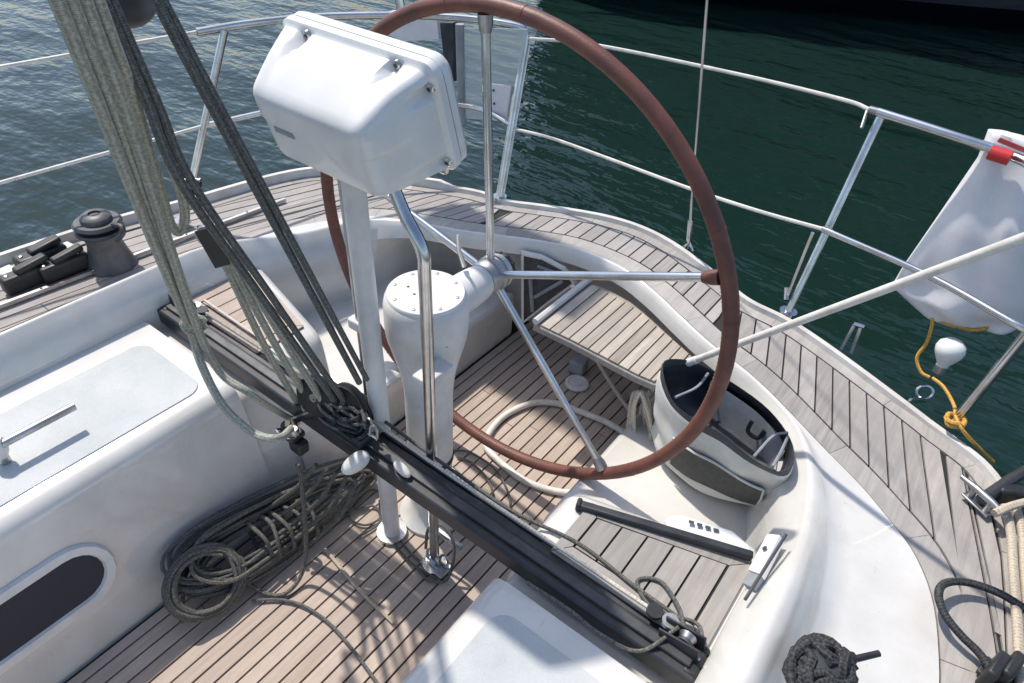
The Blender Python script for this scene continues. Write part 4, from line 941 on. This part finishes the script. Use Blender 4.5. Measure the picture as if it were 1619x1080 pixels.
# black bar along the aft edge of the port seat, tray and hinge plate beside it
bb = thing('black_bar', 'black square bar along the aft edge of the port teak seat', 'bar', at(1045, 832, z=.47))
q0, q1 = at(912, 797, z=.468), at(1190, 880, z=.475); d_ = (q1-q0).normalized(); s3 = Vector((-d_.y, d_.x, 0))
MB().box((q0+q1)/2, ((q1-q0).length, .02, .018), Matrix(((d_.x, s3.x, 0), (d_.y, s3.y, 0), (d_.z, s3.z, 1)))).build('bar', 'black_alloy', bb, bevel=.004)
MB().box(q0+d_*.005, (.012, .026, .024), Matrix(((d_.x, s3.x, 0), (d_.y, s3.y, 0), (d_.z, s3.z, 1)))).build('end_cap', 'black_rubber', bb, bevel=.004)
tr_ = thing('white_box', 'flat white plastic box with small dark print behind the black bar', 'box', at(1115, 845, z=.40))
t0 = [at(1052, 818, z=.45), at(1075, 812, z=.455), at(1158, 838, z=.46), at(1186, 862, z=.46), at(1186, 884, z=.45), at(1056, 842, z=.44)]
mm = MB(); n = 6; mm.add(t0+[p+Vector((0, 0, -.09)) for p in t0], [tuple(range(n)), tuple(reversed(range(n, 2*n)))]+[(k, (k+1) % n, n+(k+1) % n, n+k) for k in range(n)]); mm.build('case', 'sticker_white', tr_, smooth=False, bevel=.006)
for k in range(4):
    p = at(1093+13*k, 826+4.2*k, z=.459); MB().box(p+Vector((0, 0, .0015)), (.012, .007, .002), Matrix.Rotation(R(20), 3, 'Z')).build('print_mark', 'print_dark', tr_, smooth=False)
# hinge plate and label on the port coaming
hp_ = thing('coaming_plate', 'white hinged plate with dark marks on the inner side of the port coaming', 'plate', at(1210, 880, z=.5))
def face_quad(pxs, z_in, z_out, th):
    return None
pl_px = [(1186, 905), (1216, 848), (1236, 850), (1204, 912)]
pts_ = [at(p[0], p[1], z=.505 if k in (0, 1) else .535) for k, p in enumerate(pl_px)]
nn = (pts_[1]-pts_[0]).cross(pts_[3]-pts_[0]).normalized(); nn = nn if nn.dot(CAM-pts_[0]) > 0 else -nn
def plate(pts, th, name, m, par, lift=0):
    a = [p+nn*(lift-.012) for p in pts]; b = [p+nn*(lift+th) for p in pts]; mm = MB(); mm.add(a+b, [(3, 2, 1, 0), (4, 5, 6, 7), (0, 1, 5, 4), (1, 2, 6, 5), (2, 3, 7, 6), (3, 0, 4, 7)]); return mm.build(name, m, par, smooth=False, bevel=.0015)
plate(pts_, .008, 'plate', 'sticker_white', hp_)
pts2 = [at(1176, 925, z=.50), at(1186, 906, z=.505), at(1204, 913, z=.535), at(1194, 934, z=.53)]
plate(pts2, .006, 'hinge_leaf', 'canvas_grey', hp_)
MB().tube([at(1178, 948, z=.545), at(1243, 845, z=.56)], .0035, 8).build('hinge_pin', 'print_dark', hp_)
c = at(1213, 872, z=.525)+nn*.009; MB().lathe([(.001, 0), (.006, 0), (.005, .002), (.001, .002)], 10, frameZ(nn, c)).build('screw', 'print_dark', hp_)

# foot vent grate and hardware by the pedestal foot
gr = thing('vent_grate', 'small white slatted grate standing right of the pedestal foot', 'grate', (.2, -.2, 0))
ga, gbv = at(708, 800, z=.10), at(762, 850, z=.06)
g00 = at(712, 815, z=.012); gdir = (at(770, 866, z=.012)-g00).normalized(); gup = (at(705, 722, z=.16)-g00).normalized()
for k in range(7):
    p = g00+gdir*(.019*k); MB().tube([p, p+gup*.16], .0062, 8).build('slat', 'pod_white', gr)
for f in (0.0, 1.0):
    p = g00+gup*(.16*f); MB().tube([p-gdir*.01, p+gdir*.124], .006, 8).build('cross_rail', 'steel', gr)
hw = thing('deck_padeye', 'steel pad eye with shackles and lashing on the sole before the pedestal', 'pad eye', at(690, 895, z=0))
c = at(690, 895, z=0.0)
MB().box((c.x, c.y, .006), (.085, .055, .012)).build('base_plate', 'dull_steel', hw, bevel=.003)
for k, (dx, dy) in enumerate(((-.022, 0), (.02, .008), (.004, -.014))):
    b = c+Vector((dx, dy, .012)); MB().tube(spline([b+Vector((-.014, 0, 0)), b+Vector((-.013, .004, .03)), b+Vector((0, .006, .042)), b+Vector((.013, .004, .03)), b+Vector((.014, 0, 0))], 5), .0042, 8).build('shackle', 'steel', hw)
    MB().tube([b+Vector((-.018, 0, .006)), b+Vector((.018, 0, .006))], .004, 8).build('pin', 'dull_steel', hw)
MB().tube(spline([c+Vector((-.05, .01, .03)), c+Vector((-.045, .02, .12)), c+Vector((.0, .03, .16)), c+Vector((.05, .02, .12)), c+Vector((.06, -.02, .02)), c+Vector((.02, -.05, .008)), c+Vector((-.03, -.045, .008))], 6), .0045, 8).build('lashing', 'rope_dark', hw)
MB().box((c.x+.01, c.y+.04, .10), (.10, .014, .022)).build('clamp_bar', 'dull_steel', hw, bevel=.003)

# ================================================================== port deck corner
cl = thing('deck_cleat', 'steel mooring cleat at the port deck corner', 'cleat', at(1545, 800, z=.45))
c = at(1545, 798, z=.452)
for q in (-1, 1): MB().tube([c+Vector((q*.02, -q*.012, 0)), c+Vector((q*.02, -q*.012, .03))], .008, 10).build('post', 'dull_steel', cl)
MB().tube([c+Vector((-.055, .034, .032)), c+Vector((-.02, .012, .036)), c+Vector((.02, -.012, .036)), c+Vector((.055, -.034, .032))], [.006, .009, .009, .006], 10).build('horn', 'dull_steel', cl)
MB().box(c+Vector((0, 0, .003)), (.075, .03, .006), Matrix.Rotation(R(-32), 3, 'Z')).build('base', 'dull_steel', cl, bevel=.002)
dk = thing('black_fairlead', 'black tube fairlead running outboard from the port cleat', 'fairlead', at(1590, 760, z=.47))
MB().tube([at(1552, 790, z=.475), at(1600, 757, z=.49), at(1660, 722, z=.5)], .014, 12).build('tube', 'black_alloy', dk)
MB().box(at(1612, 785, z=.47), (.12, .04, .05), Matrix.Rotation(R(25), 3, 'Z')).build('block', 'black_plastic', dk, bevel=.01)
for k, (x_, l_) in enumerate(((1598, 'tan mooring rope flaked at the right edge, nearest the deck planks'), (1616, 'tan mooring rope flaked at the right edge, outer turn'))):
    line('mooring_rope', [at(x_-10, 800+4*k, z=.47), at(x_, 840, z=.465), at(x_+4, 900, z=.462), at(x_+10, 980, z=.462), at(x_+16, 1090, z=.462)], .0105, 'rope_tan', l_)
line('mooring_rope', [at(1572, 812, z=.49), at(1600, 800, z=.50), at(1640, 790, z=.50)], .010, 'rope_tan', 'tan mooring rope turned around the port cleat')
line('black_rope', [at(1625, 965, z=.47), at(1580, 938, z=.47), at(1530, 921, z=.475), at(1495, 922, z=.485), at(1484, 940, z=.49), at(1494, 972, z=.485), at(1520, 1005, z=.475), at(1550, 1035, z=.468), at(1575, 1075, z=.465), at(1590, 1100, z=.465)], .0085, 'rope_black', 'thick black rope loop lying over the port deck edge')
st = thing('black_stopper', 'black twin post rope stopper at the bottom right', 'rope stopper', at(1580, 1060, z=.45))
for dx in (0, 24): MB().box(at(1570+dx, 1060, z=.475), (.022, .07, .06), Matrix.Rotation(R(-14), 3, 'Z')).build('post', 'black_plastic', st, bevel=.006)
MB().box(at(1584, 1075, z=.452), (.08, .05, .012), Matrix.Rotation(R(-14), 3, 'Z')).build('base', 'black_alloy', st, bevel=.003)
# dark coiled bundle with a peg on the port coaming, bottom edge
bd = thing('cord_bundle', 'dark blue knotted cord bundle with a protruding peg on the port coaming', 'cord bundle', at(1300, 1060, z=.53))
c = at(1298, 1062, z=.57); rnd = random.Random(9); pts = []
for k in range(70):
    t = k*.83; ph = math.acos(1-2*((k*.381966) % 1)); rr_ = .05+rnd.uniform(-.006, .006)
    pts.append(c+Vector((rr_*1.1*math.sin(ph)*math.cos(t), rr_*1.3*math.sin(ph)*math.sin(t), .036*math.cos(ph))))
MB().tube(spline(pts, 4), .0085, 8).build('knotted_cord', 'rope_black', bd)
MB().lathe([(.001, -.03), (.026, -.028), (.044, -.01), (.044, .012), (.026, .03), (.001, .032)], 16, Matrix.Translation(c)).build('core', 'navy_vinyl', bd)
MB().tube([at(1335, 1040, z=.565), at(1350, 1042, z=.565), at(1352, 1042, z=.565), at(1390, 1033, z=.57)], [.014, .012, .0065, .006], 12).build('peg', 'black_plastic', bd)

# unseen board and pole, added above the frame to shade the aft sole
shd = thing('shade_board', 'narrow shade board added on a pole at the starboard stern rail, above the picture', 'shade board', (-.98, .68, 1.09))
MB().box((-1.24, .66, 2.02), (.74, .26, .025), Matrix.Rotation(R(4), 3, 'Y')).build('panel', 'glass_dark', shd, bevel=.004)
MB().tube([(-.98, .68, 1.09), (-1.06, .68, 1.5), (-1.22, .66, 2.0)], .016, 12).build('pole', 'steel', shd)
